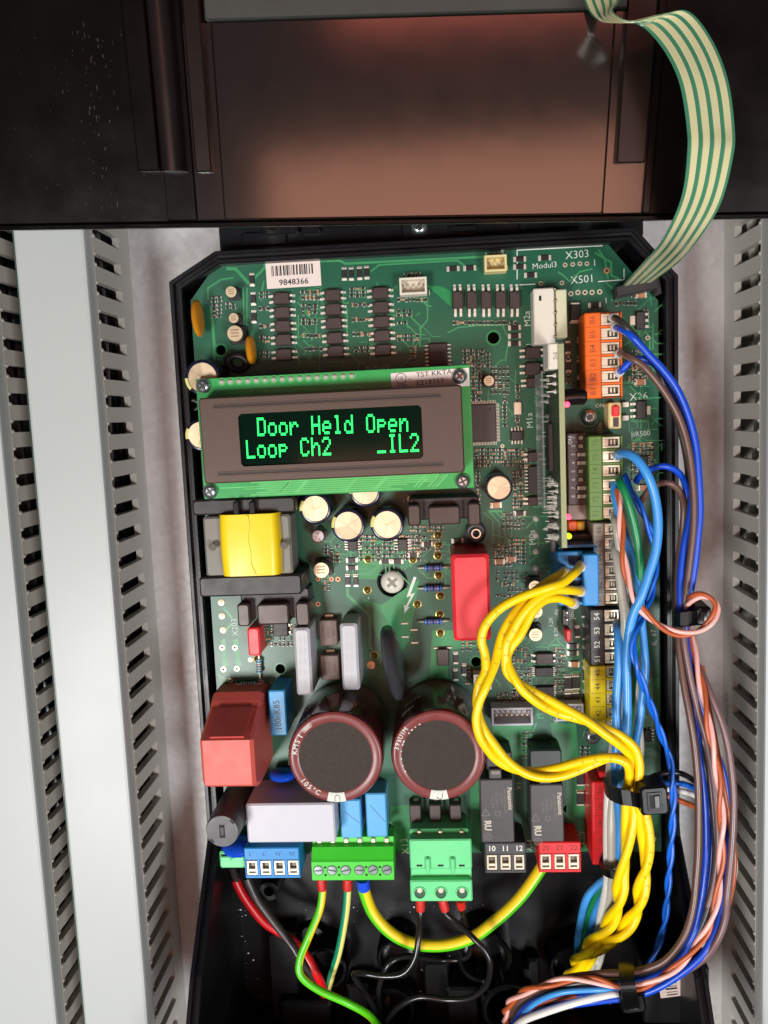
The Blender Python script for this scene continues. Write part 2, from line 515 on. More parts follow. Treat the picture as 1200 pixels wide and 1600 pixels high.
# wires that run inside the right duct, seen through its slots
for i, (du, w, m_, lab) in enumerate(((7, 4, W_YEL, 'yellow wire inside the right duct, nearest its slots'), (10, -4, W_WHT, 'white wire inside the right duct behind the slots'),
                                      (5.5, -10, W_GREY, 'grey wire lying deep inside the right duct'), (9, 9, W_BLK, 'black wire inside the right duct near its cover'))):
    pts = [Vector((UR + du + 1.3 * math.sin(k * 1.1 + i * 2), VTOP - 8 - k * 22, w + 1.6 * math.cos(k * 0.9 + i) - (max(0, k - 6) * 3 if i in (0, 2) else 0))) for k in range((10, 15, 8, 15)[i])]
    add_abs('duct_wire', MB().m(m_).tube(smooth_path(pts, 4), 1.5, 8), None, label=lab, cat='wire', group='wires inside the right duct')

for i, (u_, w_, r_, lab_) in enumerate(((UL - 8, -4, 4.6, 'invented thick black cable darkening the duct beside the housing, close behind its slots'), (UL - 8.5, 6.5, 3.6, 'invented black cable darkening the duct beside the housing, directly under its cover'), (UL - 8, -14.5, 4.4, 'invented black cable darkening the floor of the duct beside the housing'),
                                       (UL - WL - 19, -4, 4.8, 'invented thick black cable darkening the far left duct, close behind its slots'), (UL - WL - 19.5, 6.5, 3.8, 'invented black cable darkening the far left duct, directly under its cover'), (UL - WL - 19, -14.5, 4.6, 'invented black cable darkening the floor of the far left duct'),
                                       (UR + 16, -1, 5.0, 'invented thick black cable darkening the right duct behind the coloured wires'), (UR + 15, -13, 4.6, 'invented black cable darkening the floor of the right duct'))):
    pts = [Vector((u_ + .8 * math.sin(k * .9 + i), VTOP - 6 - k * 23, w_ + .5 * math.cos(k * 1.3 + i))) for k in range(14)]
    add_abs('duct_dark_filler', MB().m(W_BLK).tube(smooth_path(pts, 5), r_, 12), None, label=lab_, cat='cable', group='invented dark filling of the ducts')  # invented cables, fill the ducts so that their slots read dark

# ================================================================== HOUSING (base tray)
RW = 4.0                                       # rim height of the upper part
uL = P(294, 870, RW).x; uR = P(1061, 860, RW).x
vT = P(640, 375, RW).y
vchL = P(268, 440, RW).y; vchR = P(1058, 430, RW).y
vTL = P(335, 383, RW).y; vTR = P(985, 364, RW).y
uTL = P(335, 383, RW).x; uTR = P(992, 366, RW).x
vS = P(322, 1293, RW).y                         # where the rim starts to rise
vE = P(285, 1560, 34).y
vB = vE - 42
house = thing('controller_housing', 'open black plastic housing base holding the circuit board, deep wiring tray at its foot', 'housing', (0, vE, -21.8))
RH = 34.0
path = [(uTL, vT, RW), (uL, vchL, RW), (uL, (vchL + vS) / 2, RW), (uL, vS, RW), (uL, vS - 4, RW + 1.0), (uL, vE + 5, RH - 2), (uL, vE - 3, RH + 3), (uL, vB + 8, RH + 22), (uL + 8, vB, RH + 24),
        (uR - 8, vB, RH + 24), (uR, vB + 8, RH + 22), (uR, vE - 3, RH + 3), (uR, vE + 5, RH - 2), (uR, vS - 4, RW + 1.0), (uR, vS, RW), (uR, (vchR + vS) / 2, RW), (uR, vchR, RW), (uTR, vT, RW)]


def offset_path(pth, d):
    out = []; n = len(pth)
    for i in range(n):
        a = Vector(pth[i - 1][:2]); b = Vector(pth[i][:2]); c = Vector(pth[(i + 1) % n][:2])
        n1 = (b - a); n1 = Vector((-n1.y, n1.x)).normalized(); n2 = (c - b); n2 = Vector((-n2.y, n2.x)).normalized()
        mm = (n1 + n2); mm.normalize(); k = d / max(0.4, mm.dot(n1))
        out.append(b + mm * k)
    return out


def rim(profile, material, name):
    """profile: (inset, height relative to rim or absolute)"""
    rings = []
    for ins, z, absol in profile:
        op = offset_path(path, ins)
        rings.append([(op[i].x, op[i].y, z if absol else path[i][2] + z) for i in range(len(path))])
    mb = MB().m(material).ringskin(rings, False, False)
    return add_abs(name, mb, house)


rim([(0, -21.8, True), (0, -.2, False), (0.25, 0, False), (1.1, 0, False), (1.3, -.25, False), (1.3, -1.6, False), (2.4, -1.6, False), (2.4, -.6, False), (2.6, -.4, False), (3.5, -.4, False), (3.8, -.8, False), (4.2, -14.0, True)], M_CASE, 'rim_wall')
inner = offset_path(path, 3.9)
add_abs('back_panel', MB().m(M_CASE).prism([(p.x, p.y) for p in inner], -16.5, -14.2), house)
# bracket above the rim that the lid hinges on
c, sx, sy = pxbox(337, 330, 1000, 388, -4)
br = MB().m(M_CASE).box(-sx / 2, -sy / 2, 0, sx / 2, sy / 2, 14, 0.6)
for k, (a, b) in enumerate(((-58, -44), (28, 44))):
    br.box(a, -sy / 2 + 3.4, 14, b, -sy / 2 + 7.5, 15.2, 0.3)
br.box(-8, -sy / 2 + 1, 14, 9, -sy / 2 + 8, 15.0, 0.3)
bracket = add('hinge_bracket', br, house, (c.x, c.y, -18))
for (xa, xb, ya, yb) in ((408, 466, 349, 366), (470, 500, 352, 364), (700, 745, 352, 362), (850, 905, 347, 355)):
    block('bracket_tab', house, xa, ya, xb, yb, -2.2, M_CASE, 0.3, -4)


def screw_mesh(r, material, recess, torx=False):
    mb = MB().m(material)
    mb.lathe([(r, 0), (r, r * .28), (r * .82, r * .55), (r * .5, r * .68)], 20, cap1=True)
    mb.m(recess)
    if torx:
        poly = []
        for i in range(12):
            q = r * (.5 if i % 2 == 0 else .34); poly.append((q * math.cos(i * math.pi / 6), q * math.sin(i * math.pi / 6)))
        mb.prism(poly, r * .5, r * .70)
    else:
        a = r * .13; b = r * .52
        mb.prism([(-b, -a), (-a, -a), (-a, -b), (a, -b), (a, -a), (b, -a), (b, a), (a, a), (a, b), (-a, b), (-a, a), (-b, a)], r * .5, r * .70)
    return mb


M_REC = mat('screw_recess', (70, 74, 76), 0.35, metal=0.8)
p = P(655, 355, -3)
add('screw', screw_mesh(2.7, M_STEEL, M_REC), house, (p.x, p.y, -3.0), .4)
# bosses, ribs and cable entry tubes in the wiring tray


M_GLOSS = mat('glossy_black_collar', (12, 12, 15), 0.2, spec=0.6, var=0.1)


def entry_tube(x, y, h, r, material=M_GLOSS):
    p = P(x, y, h)
    mb = MB().m(material).lathe([(r * 1.14, -14.2), (r * 1.08, h - .6), (r * 1.02, h), (r * .9, h), (r * .86, h - .5), (r * .86, -10.0), (.01, -10.0)], 32, cap0=False, cap1=False)
    o = add('cable_entry_tube', mb, house, (p.x, p.y, 0))
    return o


for a in ((508, 1514, -3, 7.2), (622, 1500, -2, 6.8), (757, 1499, -1, 8.6), (612, 1580, -2, 7.6), (796, 1580, 6, 8.4), (893, 1514, -4, 7.0)):
    entry_tube(*a)
for (x, y, r, h) in ((420, 1393, 3.3, -5), (488, 1466, 4.4, -11), (345, 1420, 3, -11), (1010, 1390, 4, -9)):
    p = P(x, y, h)
    add('screw_boss', MB().m(M_CASE).lathe([(r * 1.2, -14.2), (r, h), (r * .55, h), (r * .5, h - 4), (.01, h - 4)], 24, cap0=False, cap1=False), house, (p.x, p.y, 0))
for (xa, ya, xb, yb, h) in ((424, 1460, 470, 1700, -6), (545, 1540, 580, 1700, -5), (665, 1505, 705, 1700, -8), (1000, 1420, 1012, 1600, -8), (825, 1500, 845, 1640, -8), (440, 1566, 520, 1640, -2), (700, 1545, 750, 1700, -2)):
    block('tray_rib', house, xa, ya, xb, yb, h, M_CASE, 0.8, -14.3)
# barcode sticker in the tray's corner
stk = P(1060, 1538, 18)
st = MB().m(M_LABEL).box(-6.0, -3.8, 0, 6.0, 3.8, 0.12, 0.0)
lab = add('barcode_label', st, house, (stk.x, stk.y, 18), math.radians(8), ry=0.0)
for k, wd in enumerate((.5, .3, .8, .3, .5, .9, .3)):
    bar = bpy.data.objects.new('barcode_bar', MB().m(M_BLKPRINT).box(-2.8, 0, .12, .6, wd * .7, .16, 0).mesh('barcode_bar'))
    place(bar, lab, ABS[lab] @ Matrix.Translation(Vector((-1.2, -3.2 + k * .95, 0)) * S))
text(lab, '98-', 0, 0, 0, 1, M_BLKPRINT, hmm=2.3, loc=(0, 0, 0), T=ABS[lab] @ Matrix.Translation(Vector((3.1, .2, .16)) * S) @ Matrix.Rotation(math.pi / 2, 4, 'Z'))
block('label_shelf', house, 1006, 1512, 1108, 1600, 17.95, M_CASE, 0.4, -14.2)
# pale plastic dust lying in the tray
du = MB().m(M_DUST)
for k in range(190):
    x = random.choice((random.gauss(360, 40), random.uniform(300, 560), random.uniform(640, 800), random.gauss(960, 60)))
    y = random.uniform(1410, 1598)
    p = P(x, y, -13.9); r = random.choice((.06, .08, .1, .12, .16, .26))
    du.box(p.x - r, p.y - r * random.uniform(.5, 1.2), -14.1, p.x + r, p.y + r, -14.0 + r, 0.0)
add_abs('dust', du, None, kind='stuff')['label'] = 'pale specks of dust scattered in the black wiring tray'

# ================================================================== CIRCUIT BOARD
bl = P(320, 800, 0).x; brt = P(1031, 900, 0).x; bt = P(640, 393, 0).y; bb = P(690, 1333, 0).y
bl2 = P(316, 760, 0).x
board = thing('circuit_board', 'large green circuit board crowded with components, screwed into the black housing', 'circuit board', (0, 0, -1.6))
outline = [(bl, P(297, 470, 0).y), (P(340, 408, 0).x, bt), (P(945, 380, 0).x, bt), (P(1000, 445, 0).x, P(1000, 440, 0).y), (brt, P(1030, 470, 0).y), (brt, bb), (bl, bb)]
HOLES = [(345, 547, 1.6), (771, 528, 1.8), (438, 1045, 1.6), (744, 1034, 1.6), (789, 1147, 1.6), (624, 1280, 1.5), (887, 1147, 1.4), (887, 1264, 1.4), (613, 909, 5.0)]


def board_mesh():
    import bmesh
    bm = bmesh.new(); es = []
    def loop(pts):
        vs = [bm.verts.new((x * S, y * S, -1.6 * S)) for x, y in pts]
        for i in range(len(vs)): es.append(bm.edges.new((vs[i], vs[(i + 1) % len(vs)])))
    loop(outline)
    for hx, hy, r in HOLES:
        q = P(hx, hy, 0); loop([(q.x + r * math.cos(k * math.pi / 10), q.y + r * math.sin(k * math.pi / 10)) for k in range(20)])
    bmesh.ops.triangle_fill(bm, use_beauty=True, use_dissolve=False, edges=es)
    bmesh.ops.recalc_face_normals(bm, faces=bm.faces)
    ext = bmesh.ops.extrude_face_region(bm, geom=list(bm.faces))
    for g in ext['geom']:
        if isinstance(g, bmesh.types.BMVert): g.co.z += 1.6 * S
    bmesh.ops.recalc_face_normals(bm, faces=bm.faces)
    me = bpy.data.meshes.new('substrate'); bm.to_mesh(me); bm.free(); me.materials.append(M_PCB)
    return me


add('substrate', board_mesh(), board, (0, 0, 0))
for (hx, hy, r) in HOLES[:-1]:
    q = P(hx, hy, 0)
    add('hole_ring', cached(('hole_ring', r), lambda: MB().m(M_POUR).lathe([(r + .55, .01), (r + .55, .04), (r + .03, .04)], 24, cap0=False, cap1=False)), board, (q.x, q.y, 0))


# --- copper under the solder mask
def poly_px(pts, mtl, h, name):
    pp = [P(x, y, 0) for x, y in pts]
    mb = MB().m(mtl).prism([(q.x, q.y) for q in pp], 0.004, h)
    return add_abs(name, mb, board)


for pts in ([(566, 935), (596, 945), (655, 905), (640, 1000), (605, 1060), (590, 1060), (594, 1005)], [(675, 985), (760, 985), (760, 1010), (700, 1015), (700, 1060), (672, 1060)],
            [(345, 1000), (352, 998), (356, 1040), (348, 1042)], [(364, 1000), (372, 998), (377, 1040), (369, 1042)], [(560, 850), (600, 880), (588, 905), (560, 905)],
            [(690, 448), (706, 455), (706, 480), (665, 445)], [(770, 1120), (830, 1120), (835, 1180), (800, 1190), (770, 1160)], [(860, 1130), (900, 1130), (905, 1200), (870, 1200)],
            [(610, 1260), (660, 1255), (655, 1330), (610, 1330)], [(340, 1050), (380, 1080), (350, 1100)], [(560, 1240), (600, 1232), (600, 1250), (560, 1260)],
            [(735, 1200), (750, 1200), (750, 1330), (735, 1330)], [(885, 1190), (920, 1180), (920, 1330), (885, 1330)], [(1000, 1060), (1030, 1060), (1030, 1300), (1005, 1300)]):
    poly_px(pts, M_POUR, 0.012, 'copper_area')


def trace(mb, pts, wd):
    pp = [P(x, y, 0) for x, y in pts]
    for a, b in zip(pp[:-1], pp[1:]):
        d = (b - a); L = d.length
        if L < 0.05: continue
        d.normalize(); n = Vector((-d.y, d.x, 0)) * wd / 2
        e = d * wd * .25
        mb.prism([((a - e + n).x, (a - e + n).y), ((a - e - n).x, (a - e - n).y), ((b + e - n).x, (b + e - n).y), ((b + e + n).x, (b + e + n).y)], .005, .016 + random.uniform(0, .006))


tr = MB().m(M_TRACE)
for pts, wd in (([(500, 408), (530, 407), (540, 412), (760, 401)], .7), ([(580, 424), (592, 414), (715, 407), (728, 417)], .5), ([(325, 468), (325, 450), (345, 437), (364, 434)], .5), ([(355, 420), (368, 420), (388, 442)], 1.0), ([(392, 440), (414, 418), (414, 408)], .8),
                ([(408, 470), (410, 450), (412, 440)], .5), ([(543, 920), (543, 930), (578, 962), (578, 1010), (588, 1022)], .9), ([(560, 897), (578, 897), (595, 880)], .9), ([(330, 820), (330, 930)], .6),
                ([(800, 850), (790, 840), (768, 835)], .5), ([(765, 800), (780, 816), (780, 850)], .4), ([(772, 797), (789, 815), (789, 850)], .4), ([(755, 800), (770, 814), (770, 850)], .4),
                ([(872, 425), (880, 430), (890, 440), (905, 425), (925, 420)], .4), ([(930, 395), (955, 410), (955, 430), (975, 440)], .6), ([(935, 390), (945, 405), (950, 435)], .5),
                ([(956, 470), (956, 450), (945, 440)], .4), ([(860, 455), (850, 470), (850, 440)], .4), ([(895, 480), (905, 500), (905, 560), (912, 575)], .5), ([(975, 540), (990, 530), (1000, 520)], .5), ([(975, 598), (995, 598)], .6), ([(980, 700), (990, 690), (1000, 685)], .5),
                ([(700, 520), (715, 512), (750, 508), (785, 508), (795, 530), (790, 560)], .4), ([(610, 590), (640, 560), (650, 520)], .4), ([(668, 470), (668, 500), (655, 515)], .4), ([(335, 600), (335, 540), (330, 480)], .9), ([(382, 520), (380, 450)], .5), ([(385, 548), (386, 450)], .4),
                ([(350, 950), (362, 965)], .8), ([(352, 985), (362, 975)], .8), ([(800, 1160), (830, 1150), (838, 1130)], .5), ([(880, 1060), (895, 1050), (905, 1050)], .4), ([(870, 1000), (890, 1020), (905, 1025)], .4), ([(1010, 1100), (1020, 1110), (1020, 1130)], .4)):
    trace(tr, pts, wd)
for k in range(330):                                            # fine runs between the chips
    x, y = random.choice(((random.uniform(735, 860), random.uniform(560, 900)), (random.uniform(440, 660), random.uniform(440, 570)), (random.uniform(500, 700), random.uniform(840, 900)), (random.uniform(770, 920), random.uniform(1000, 1110)), (random.uniform(980, 1025), random.uniform(480, 780))))
    L = random.uniform(8, 30); dx, dy = random.choice(((1, 0), (0, 1), (0.7, 0.7), (.7, -.7)))
    ex, ey = random.choice(((1, 0), (0, 1)))
    trace(tr, [(x, y), (x + dx * L, y + dy * L), (x + dx * L + ex * L * .5, y + dy * L + ey * L * .5)], random.choice((.22, .3, .4)))
add_abs('trace', tr, board, kind='stuff')

# --- silkscreen
for s, x, y, h, r in (('X303', 902, 398, 12, 2), ('Modul3', 851, 415, 9, 2), ('1', 929, 411, 10, 2), ('X501', 910, 437, 12, 2), ('1', 947, 470, 9, 2), ('1', 1003, 461, 9, 2), ('2', 964, 475, 7, 2), ('M2a', 824, 498, 10, 92), ('1', 826, 538, 7, 92),
                      ('M1a', 828, 657, 10, 92), ('M0a', 832, 840, 10, 92), ('XZ01', 645, 431, 9, 2), ('XZ02', 773, 399, 9, 2), ('1', 671, 457, 8, 2), ('1', 793, 419, 8, 2), ('X203', 367, 980, 9, 92), ('X26', 998, 620, 12, 2), ('BR500', 1001, 678, 8, 2),
                      ('RUN-LED', 591, 574, 6.5, 2), ('X13', 633, 1322, 11, 92), ('J80', 893, 960, 9, 92), ('1,2K', 861, 972, 6, 92), ('dig.', 869, 956, 6, 92), ('8,2K', 869, 987, 6, 92), ('ON', 937, 634, 6, 2), ('S500', 938, 669, 6.5, 92),
                      ('CTY', 909, 1310, 9, -88), ('FTY', 826, 1321, 8, -88), ('IL  67', 1022, 996, 8, 92), ('X', 869, 1127, 7, 92), ('P', 1010, 1120, 6, 92), ('X1', 811, 1228, 8, 92), ('+', 576, 935, 6, 0), ('+', 840, 968, 7, 0), ('+', 838, 897, 7, 0), ('+', 630, 782, 7, 0)):
    text(board, s, x, y, 0, h, M_SILK, r + 0.6, 'silkscreen_text', 0.02, bold=-0.008)
for pts in ([(808, 436), (808, 391), (941, 384)], [(812, 445), (836, 444)], [(935, 440), (975, 437)], [(975, 420), (975, 436)]):
    sk = MB().m(M_SILK); trace(sk, pts, .28); add_abs('silkscreen_line', sk, board)
bolt = [(651, 902), (641, 929), (648.5, 926), (637, 948), (640, 949), (632, 958), (631.5, 945), (634.5, 946.5), (642.5, 930.5), (635, 933.5), (646.5, 901)]
bp_ = [P(x, y, 0) for x, y in bolt]
add_abs('lightning_arrow', MB().m(M_SILK).prism([(q.x, q.y) for q in bp_], .005, .022), board)
q = P(607, 1291, 0); sk = MB().m(M_SILK)
sk.lathe([(1.5, .005), (1.5, .02), (1.26, .02)], 28, q.x, q.y, False, False, False)
add_abs('earth_symbol', sk, board)
sk = MB().m(M_SILK); sk.prism([(q.x + a_, q.y + b_) for a_, b_ in ((-.12, .9), (.12, .9), (.12, 0), (.9, 0), (.9, -.22), (.55, -.22), (.55, -.5), (-.55, -.5), (-.55, -.22), (-.9, -.22), (-.9, 0), (-.12, 0))], .005, .024)
add_abs('earth_symbol', sk, board)

# --- barcode sticker
bc, bw_, bh_ = pxbox(416, 407, 501, 449, 0)
stick = add('barcode_sticker', MB().m(M_LABEL).box(-bw_ / 2, -bh_ / 2, 0.01, bw_ / 2, bh_ / 2, .12, 0), board, (bc.x, bc.y, 0), math.radians(0.6))
x = -bw_ / 2 + 1.7; rr = random.Random(3)
bars = MB().m(M_BLKPRINT)
while x < bw_ / 2 - 2.0:
    wd = rr.choice((.16, .16, .3, .48)); bars.box(x, -.3, .12, x + wd, bh_ / 2 - 1.3, .15, 0); x += wd + rr.choice((.16, .2, .36, .5))
add('barcode_bars', bars, stick, (bc.x, bc.y, 0), math.radians(0.6))
text(stick, '9848366', 459, 440.5, .15, 8.6, M_BLKPRINT, .6, 'serial_number', 0.01, wide=1.08, bold=.012)

# ------------------------------------------------------------------ small parts on the board


def chip_mesh(L, Wd, h, body, ends=M_SOLDER, pad=True):
    mb = MB()
    if pad:
        mb.m(M_SOLDER).box(-L / 2 - .35, -Wd / 2 - .05, .01, -L / 2 + .25, Wd / 2 + .05, .12, .05).box(L / 2 - .25, -Wd / 2 - .05, .01, L / 2 + .35, Wd / 2 + .05, .12, .05)
    mb.m(ends).box(-L / 2, -Wd / 2, .02, -L / 2 + .45, Wd / 2, h + .03, .08).box(L / 2 - .45, -Wd / 2, .02, L / 2, Wd / 2, h + .03, .08)
    mb.m(body).box(-L / 2 + .42, -Wd / 2 + .02, .02, L / 2 - .42, Wd / 2 - .02, h, .06)
    return mb


def chip(x, y, size=(3.2, 1.6), body=None, vert=False, h=.6, name='chip_resistor', j=True):
    body = body or M_CHIP
    me = cached((name, size, body.name, h), lambda: chip_mesh(size[0], size[1], h, body))
    q = P(x, y, 0)
    add(name, me, board, (q.x, q.y, 0), (math.pi / 2 if vert else 0) + (random.uniform(-.03, .03) if j else 0))


for x, y in ((394, 437), (396, 467), (397, 495), (538, 428), (549, 428), (562, 427), (573, 426), (887, 543), (888, 572), (543.5, 907), (556, 907), (712, 1028), (725, 1046), (902, 987), (712, 1054)):
    chip(x, y, (3.4, 1.5), vert=True)
for x, y in ((708, 420), (734, 419), (812, 405), (812, 417), (829, 430), (851, 403), (804, 512), (804, 525), (804, 537), (929, 477), (550, 875), (550, 887), (895, 1009), (895, 1020), (715, 845), (668, 850), (812, 802), (602, 877), (621, 877), (646, 867)):
    chip(x, y, (3.2, 1.5))
for x, y in ((908, 517), (908, 546), (908, 576), (908, 603), (916, 987), (916, 1021), (916, 1053), (916, 1090), (906, 1215), (921, 1215), (906, 1246), (920, 1246), (921, 1273), (899, 1065), (887, 1066), (899, 1091), (887, 1092), (914, 952)):
    chip(x, y, (4.6, 2.3), M_CHIP, True, 1.1, 'diode_chip')
chip(897, 489, (5.6, 2.5), M_CHIP, True, 2.0, 'diode_chip')
for x, y, v in ((775, 789, 0), (780, 877, 0), (798, 873, 0), (1000, 597, 0), (1004, 762, 0), (897, 1037, 0), (752, 878, 0), (1001, 461, 0)):
    chip(x, y, (3.0, 1.8), M_CERAM, bool(v), 1.0, 'ceramic_capacitor')

# tiny parts, too small to tell apart singly
tiny = MB()
REG = [(470, 452, 505, 470, 12), (470, 474, 505, 492, 11), (470, 497, 505, 512, 11), (472, 520, 505, 535, 9), (475, 541, 510, 556, 9), (545, 448, 578, 468, 10), (548, 472, 580, 488, 7), (548, 495, 582, 512, 10), (550, 518, 584, 535, 10), (552, 540, 586, 556, 10),
       (620, 464, 668, 476, 10), (618, 484, 650, 496, 6), (620, 502, 640, 512, 5), (620, 522, 660, 534, 6), (640, 540, 655, 572, 7), (330, 462, 350, 500, 16), (352, 472, 372, 486, 6), (404, 455, 422, 468, 5), (404, 478, 422, 494, 6), (404, 505, 425, 520, 6), (404, 524, 424, 540, 6), (404, 548, 424, 562, 6),
       (706, 500, 812, 512, 16), (722, 545, 770, 580, 16), (735, 562, 760, 630, 16), (766, 572, 800, 620, 22), (784, 620, 800, 668, 14), (804, 600, 818, 670, 8), (740, 700, 830, 735, 34), (742, 735, 758, 790, 8), (800, 735, 824, 800, 26), (784, 800, 820, 835, 18), (795, 840, 825, 885, 30), (770, 850, 800, 890, 16), (775, 890, 830, 940, 20),
       (560, 835, 660, 880, 46), (505, 850, 540, 880, 9), (630, 835, 690, 870, 20), (505, 905, 520, 925, 6), (410, 975, 470, 1015, 26), (986, 545, 1018, 600, 34), (980, 560, 1015, 612, 12), (985, 690, 1022, 760, 40), (960, 470, 1000, 480, 8), (985, 455, 1010, 470, 6), (1000, 1135, 1020, 1160, 4),
       (800, 1040, 835, 1110, 26), (865, 1010, 885, 1110, 34), (800, 1010, 830, 1040, 8), (720, 1000, 750, 1020, 7), (725, 1040, 745, 1070, 6), (775, 1080, 815, 1105, 16), (640, 820, 700, 836, 12), (905, 1165, 930, 1200, 8), (815, 1140, 835, 1190, 10), (885, 540, 892, 610, 8), (780, 380, 800, 395, 3), (1005, 480, 1020, 500, 3)]
TM_ = (M_CHIP, M_CHIP, M_ICB, M_CERAM, M_CHIP, M_ICB)
for x0, y0, x1, y1, n in REG:
    n = int(n * 1.4); hz = random.random() < .5
    gx, gy = (9.0, 6.0) if hz else (6.0, 9.0)
    cells = [(i, j) for i in range(max(1, int((x1 - x0) / gx))) for j in range(max(1, int((y1 - y0) / gy)))]
    random.shuffle(cells)
    for i, j in cells[:n]:
        x = x0 + gx * (i + .5) + random.uniform(-.6, .6); y = y0 + gy * (j + .5) + random.uniform(-.6, .6)
        q = P(x, y, 0); big = random.choice((.85, .95, 1.0)); hh = hz if random.random() < .88 else not hz
        L, wd = (1.5 * big, .8 * big) if hh else (.8 * big, 1.5 * big)
        tiny.m(random.choice(TM_)).box(q.x - L / 2 * .75, q.y - wd / 2 * .8, .005, q.x + L / 2 * .75, q.y + wd / 2 * .8, .45 + random.uniform(0, .1), .05)
        tiny.m(M_SOLDER); e = .36 * big
        if L > wd:
            tiny.box(q.x - L / 2, q.y - wd / 2, .006, q.x - L / 2 + e, q.y + wd / 2, .5, .1).box(q.x + L / 2 - e, q.y - wd / 2, .006, q.x + L / 2, q.y + wd / 2, .5, .1)
        else:
            tiny.box(q.x - L / 2, q.y - wd / 2, .006, q.x + L / 2, q.y - wd / 2 + e, .5, .1).box(q.x - L / 2, q.y + wd / 2 - e, .006, q.x + L / 2, q.y + wd / 2, .5, .1)
add_abs('small_components', tiny, board, kind='stuff')


def gull_ic(x0, y0, x1, y1, h, sides, n, name, mtl=M_IC, pin=.5, reach=1.0, dot=None):
    """epoxy package with bent pins on the given sides ('lr', 'tb')"""
    c, sx, sy = pxbox(x0, y0, x1, y1, h)
    key = (name, round(sx, 1), round(sy, 1), h, sides, n, mtl.name)

    def body():
        mb = MB().m(mtl).box(-sx / 2, -sy / 2, .15, sx / 2, sy / 2, h, .22, .12)
        if dot:
            mb.m(M_DARK).lathe([(.32, h), (.32, h + .015)], 10, dot[0] * sx / 2, dot[1] * sy / 2)
        return mb

    def pins():
        mb = MB().m(M_SOLDER)
        for sd in sides:
            along = sy if sd in 'lr' else sx
            nn = n if sd in 'lr' or len(sides) == 2 else max(3, int(n * sx / sy))
            for k in range(nn):
                q = -along / 2 + along * (k + .5) / nn
                s_ = 1 if sd in 'rt' else -1
                ed = (sx if sd in 'lr' else sy) / 2
                a, b = sorted((s_ * (ed - .1), s_ * (ed + reach * .55))); a2, b2 = sorted((s_ * (ed + reach * .4), s_ * (ed + reach)))
                for (p0, p1, z0, z1) in ((a, b, h * .35, h * .5), (a2, b2, .01, .22), (*sorted((s_ * (ed + reach * .4), s_ * (ed + reach * .58))), .02, h * .48)):
                    if sd in 'lr':
                        mb.box(p0, q - pin / 2, z0, p1, q + pin / 2, z1, .04)
                    else:
                        mb.box(q - pin / 2, p0, z0, q + pin / 2, p1, z1, .04)
        return mb
    o = add(name, cached(key, body), board, (c.x, c.y, 0))
    add('pins', cached(key + ('p',), pins), o, (c.x, c.y, 0))
    return o


for col, ys in (((439, 440, 441, 442, 443), (466, 488, 509.5, 531, 554)), ((519, 520, 521, 522.5, 524), (461, 483, 505, 528, 549)), ((593.5, 594.5, 595.5, 596.5, 598), (457.5, 480, 502.5, 524.5, 547))):
    for x, y in zip(col, ys):
        gull_ic(x - 13, y - 9.3, x + 13, y + 9.3, 2.0, 'lr', 2, 'optocoupler', M_ICB, .7, 1.5, (-.75, .6))
for x in (715.5, 737.5, 760, 782.5, 804.5):
    gull_ic(x - 8.6, 454.5, x + 8.6, 482.5, 2.0, 'tb', 2, 'optocoupler', M_ICB, .8, 2.2, (.6, .75))
for x0, y0, x1, y1 in ((820, 542, 845, 561), (820, 566, 845, 587), (822, 590, 845, 606), (824, 706, 842, 722), (825, 776, 841, 791)):
    gull_ic(x0, y0, x1, y1, 2.0, 'lr', 2, 'optocoupler', M_ICB, .7, 1.4)
gull_ic(825, 728, 841, 771, 1.6, 'lr', 8, 'integrated_circuit', M_IC, .35, .9)
gull_ic(669.5, 536, 700, 585, 1.4, 'lr', 8, 'integrated_circuit', M_ICB, .4, 1.0)
gull_ic(733, 631, 776, 691, 1.4, 'lrtb', 26, 'microcontroller', M_ICB, .22, 1.0, (.55, .72))
gull_ic(798, 673, 818, 689, 1.5, 'tb', 4, 'integrated_circuit', M_IC, .45, 1.0)
gull_ic(543, 845, 559, 861, 1.5, 'lr', 4, 'integrated_circuit', M_IC, .4, 1.1)
gull_ic(621, 842, 637, 861, 1.5, 'lr', 4, 'integrated_circuit', M_IC, .4, 1.1)
gull_ic(837, 1021, 865, 1039, 1.8, 'lr', 2, 'optocoupler', M_ICB, .7, 1.3)
gull_ic(836, 1043, 865, 1058, 1.5, 'lr', 5, 'integrated_circuit', M_IC, .35, .9)
gull_ic(837, 1073, 866, 1090, 1.5, 'lr', 5, 'integrated_circuit', M_IC, .35, .9)
gull_ic(682, 1014, 702, 1041, 1.6, 't', 1, 'power_diode', M_ICB, 3.0, .4)
gull_ic(994, 486, 1009, 515, 1.6, 'r', 3, 'voltage_regulator', M_IC, .8, 1.2)
gull_ic(994, 626, 1010, 655, 1.6, 'l', 3, 'voltage_regulator', M_IC, .8, 1.5)
gull_ic(998, 712, 1014, 738, 1.2, 'lr', 6, 'integrated_circuit', M_IC, .25, .8)
gull_ic(1006, 1140, 1019, 1160, 1.2, 'r', 4, 'integrated_circuit', M_IC, .3, .9)
gull_ic(426, 973, 450, 995, 2.0, 'r', 2, 'transistor', M_IC, .8, 1.0)
for (x0, y0, x1, y1) in ((984, 493, 993, 508), (1011, 634, 1017, 648)):
    block('solder_tab', board, x0, y0, x1, y1, .6, M_TIN, .15, .02)
c, sx, sy = pxbox(803, 628, 815, 648, 1)
add('crystal', MB().m(M_TIN).box(-sx / 2, -sy / 2, .02, sx / 2, sy / 2, 1.0, .2), board, (c.x, c.y, 0))

# radial and surface-mount electrolytic cans


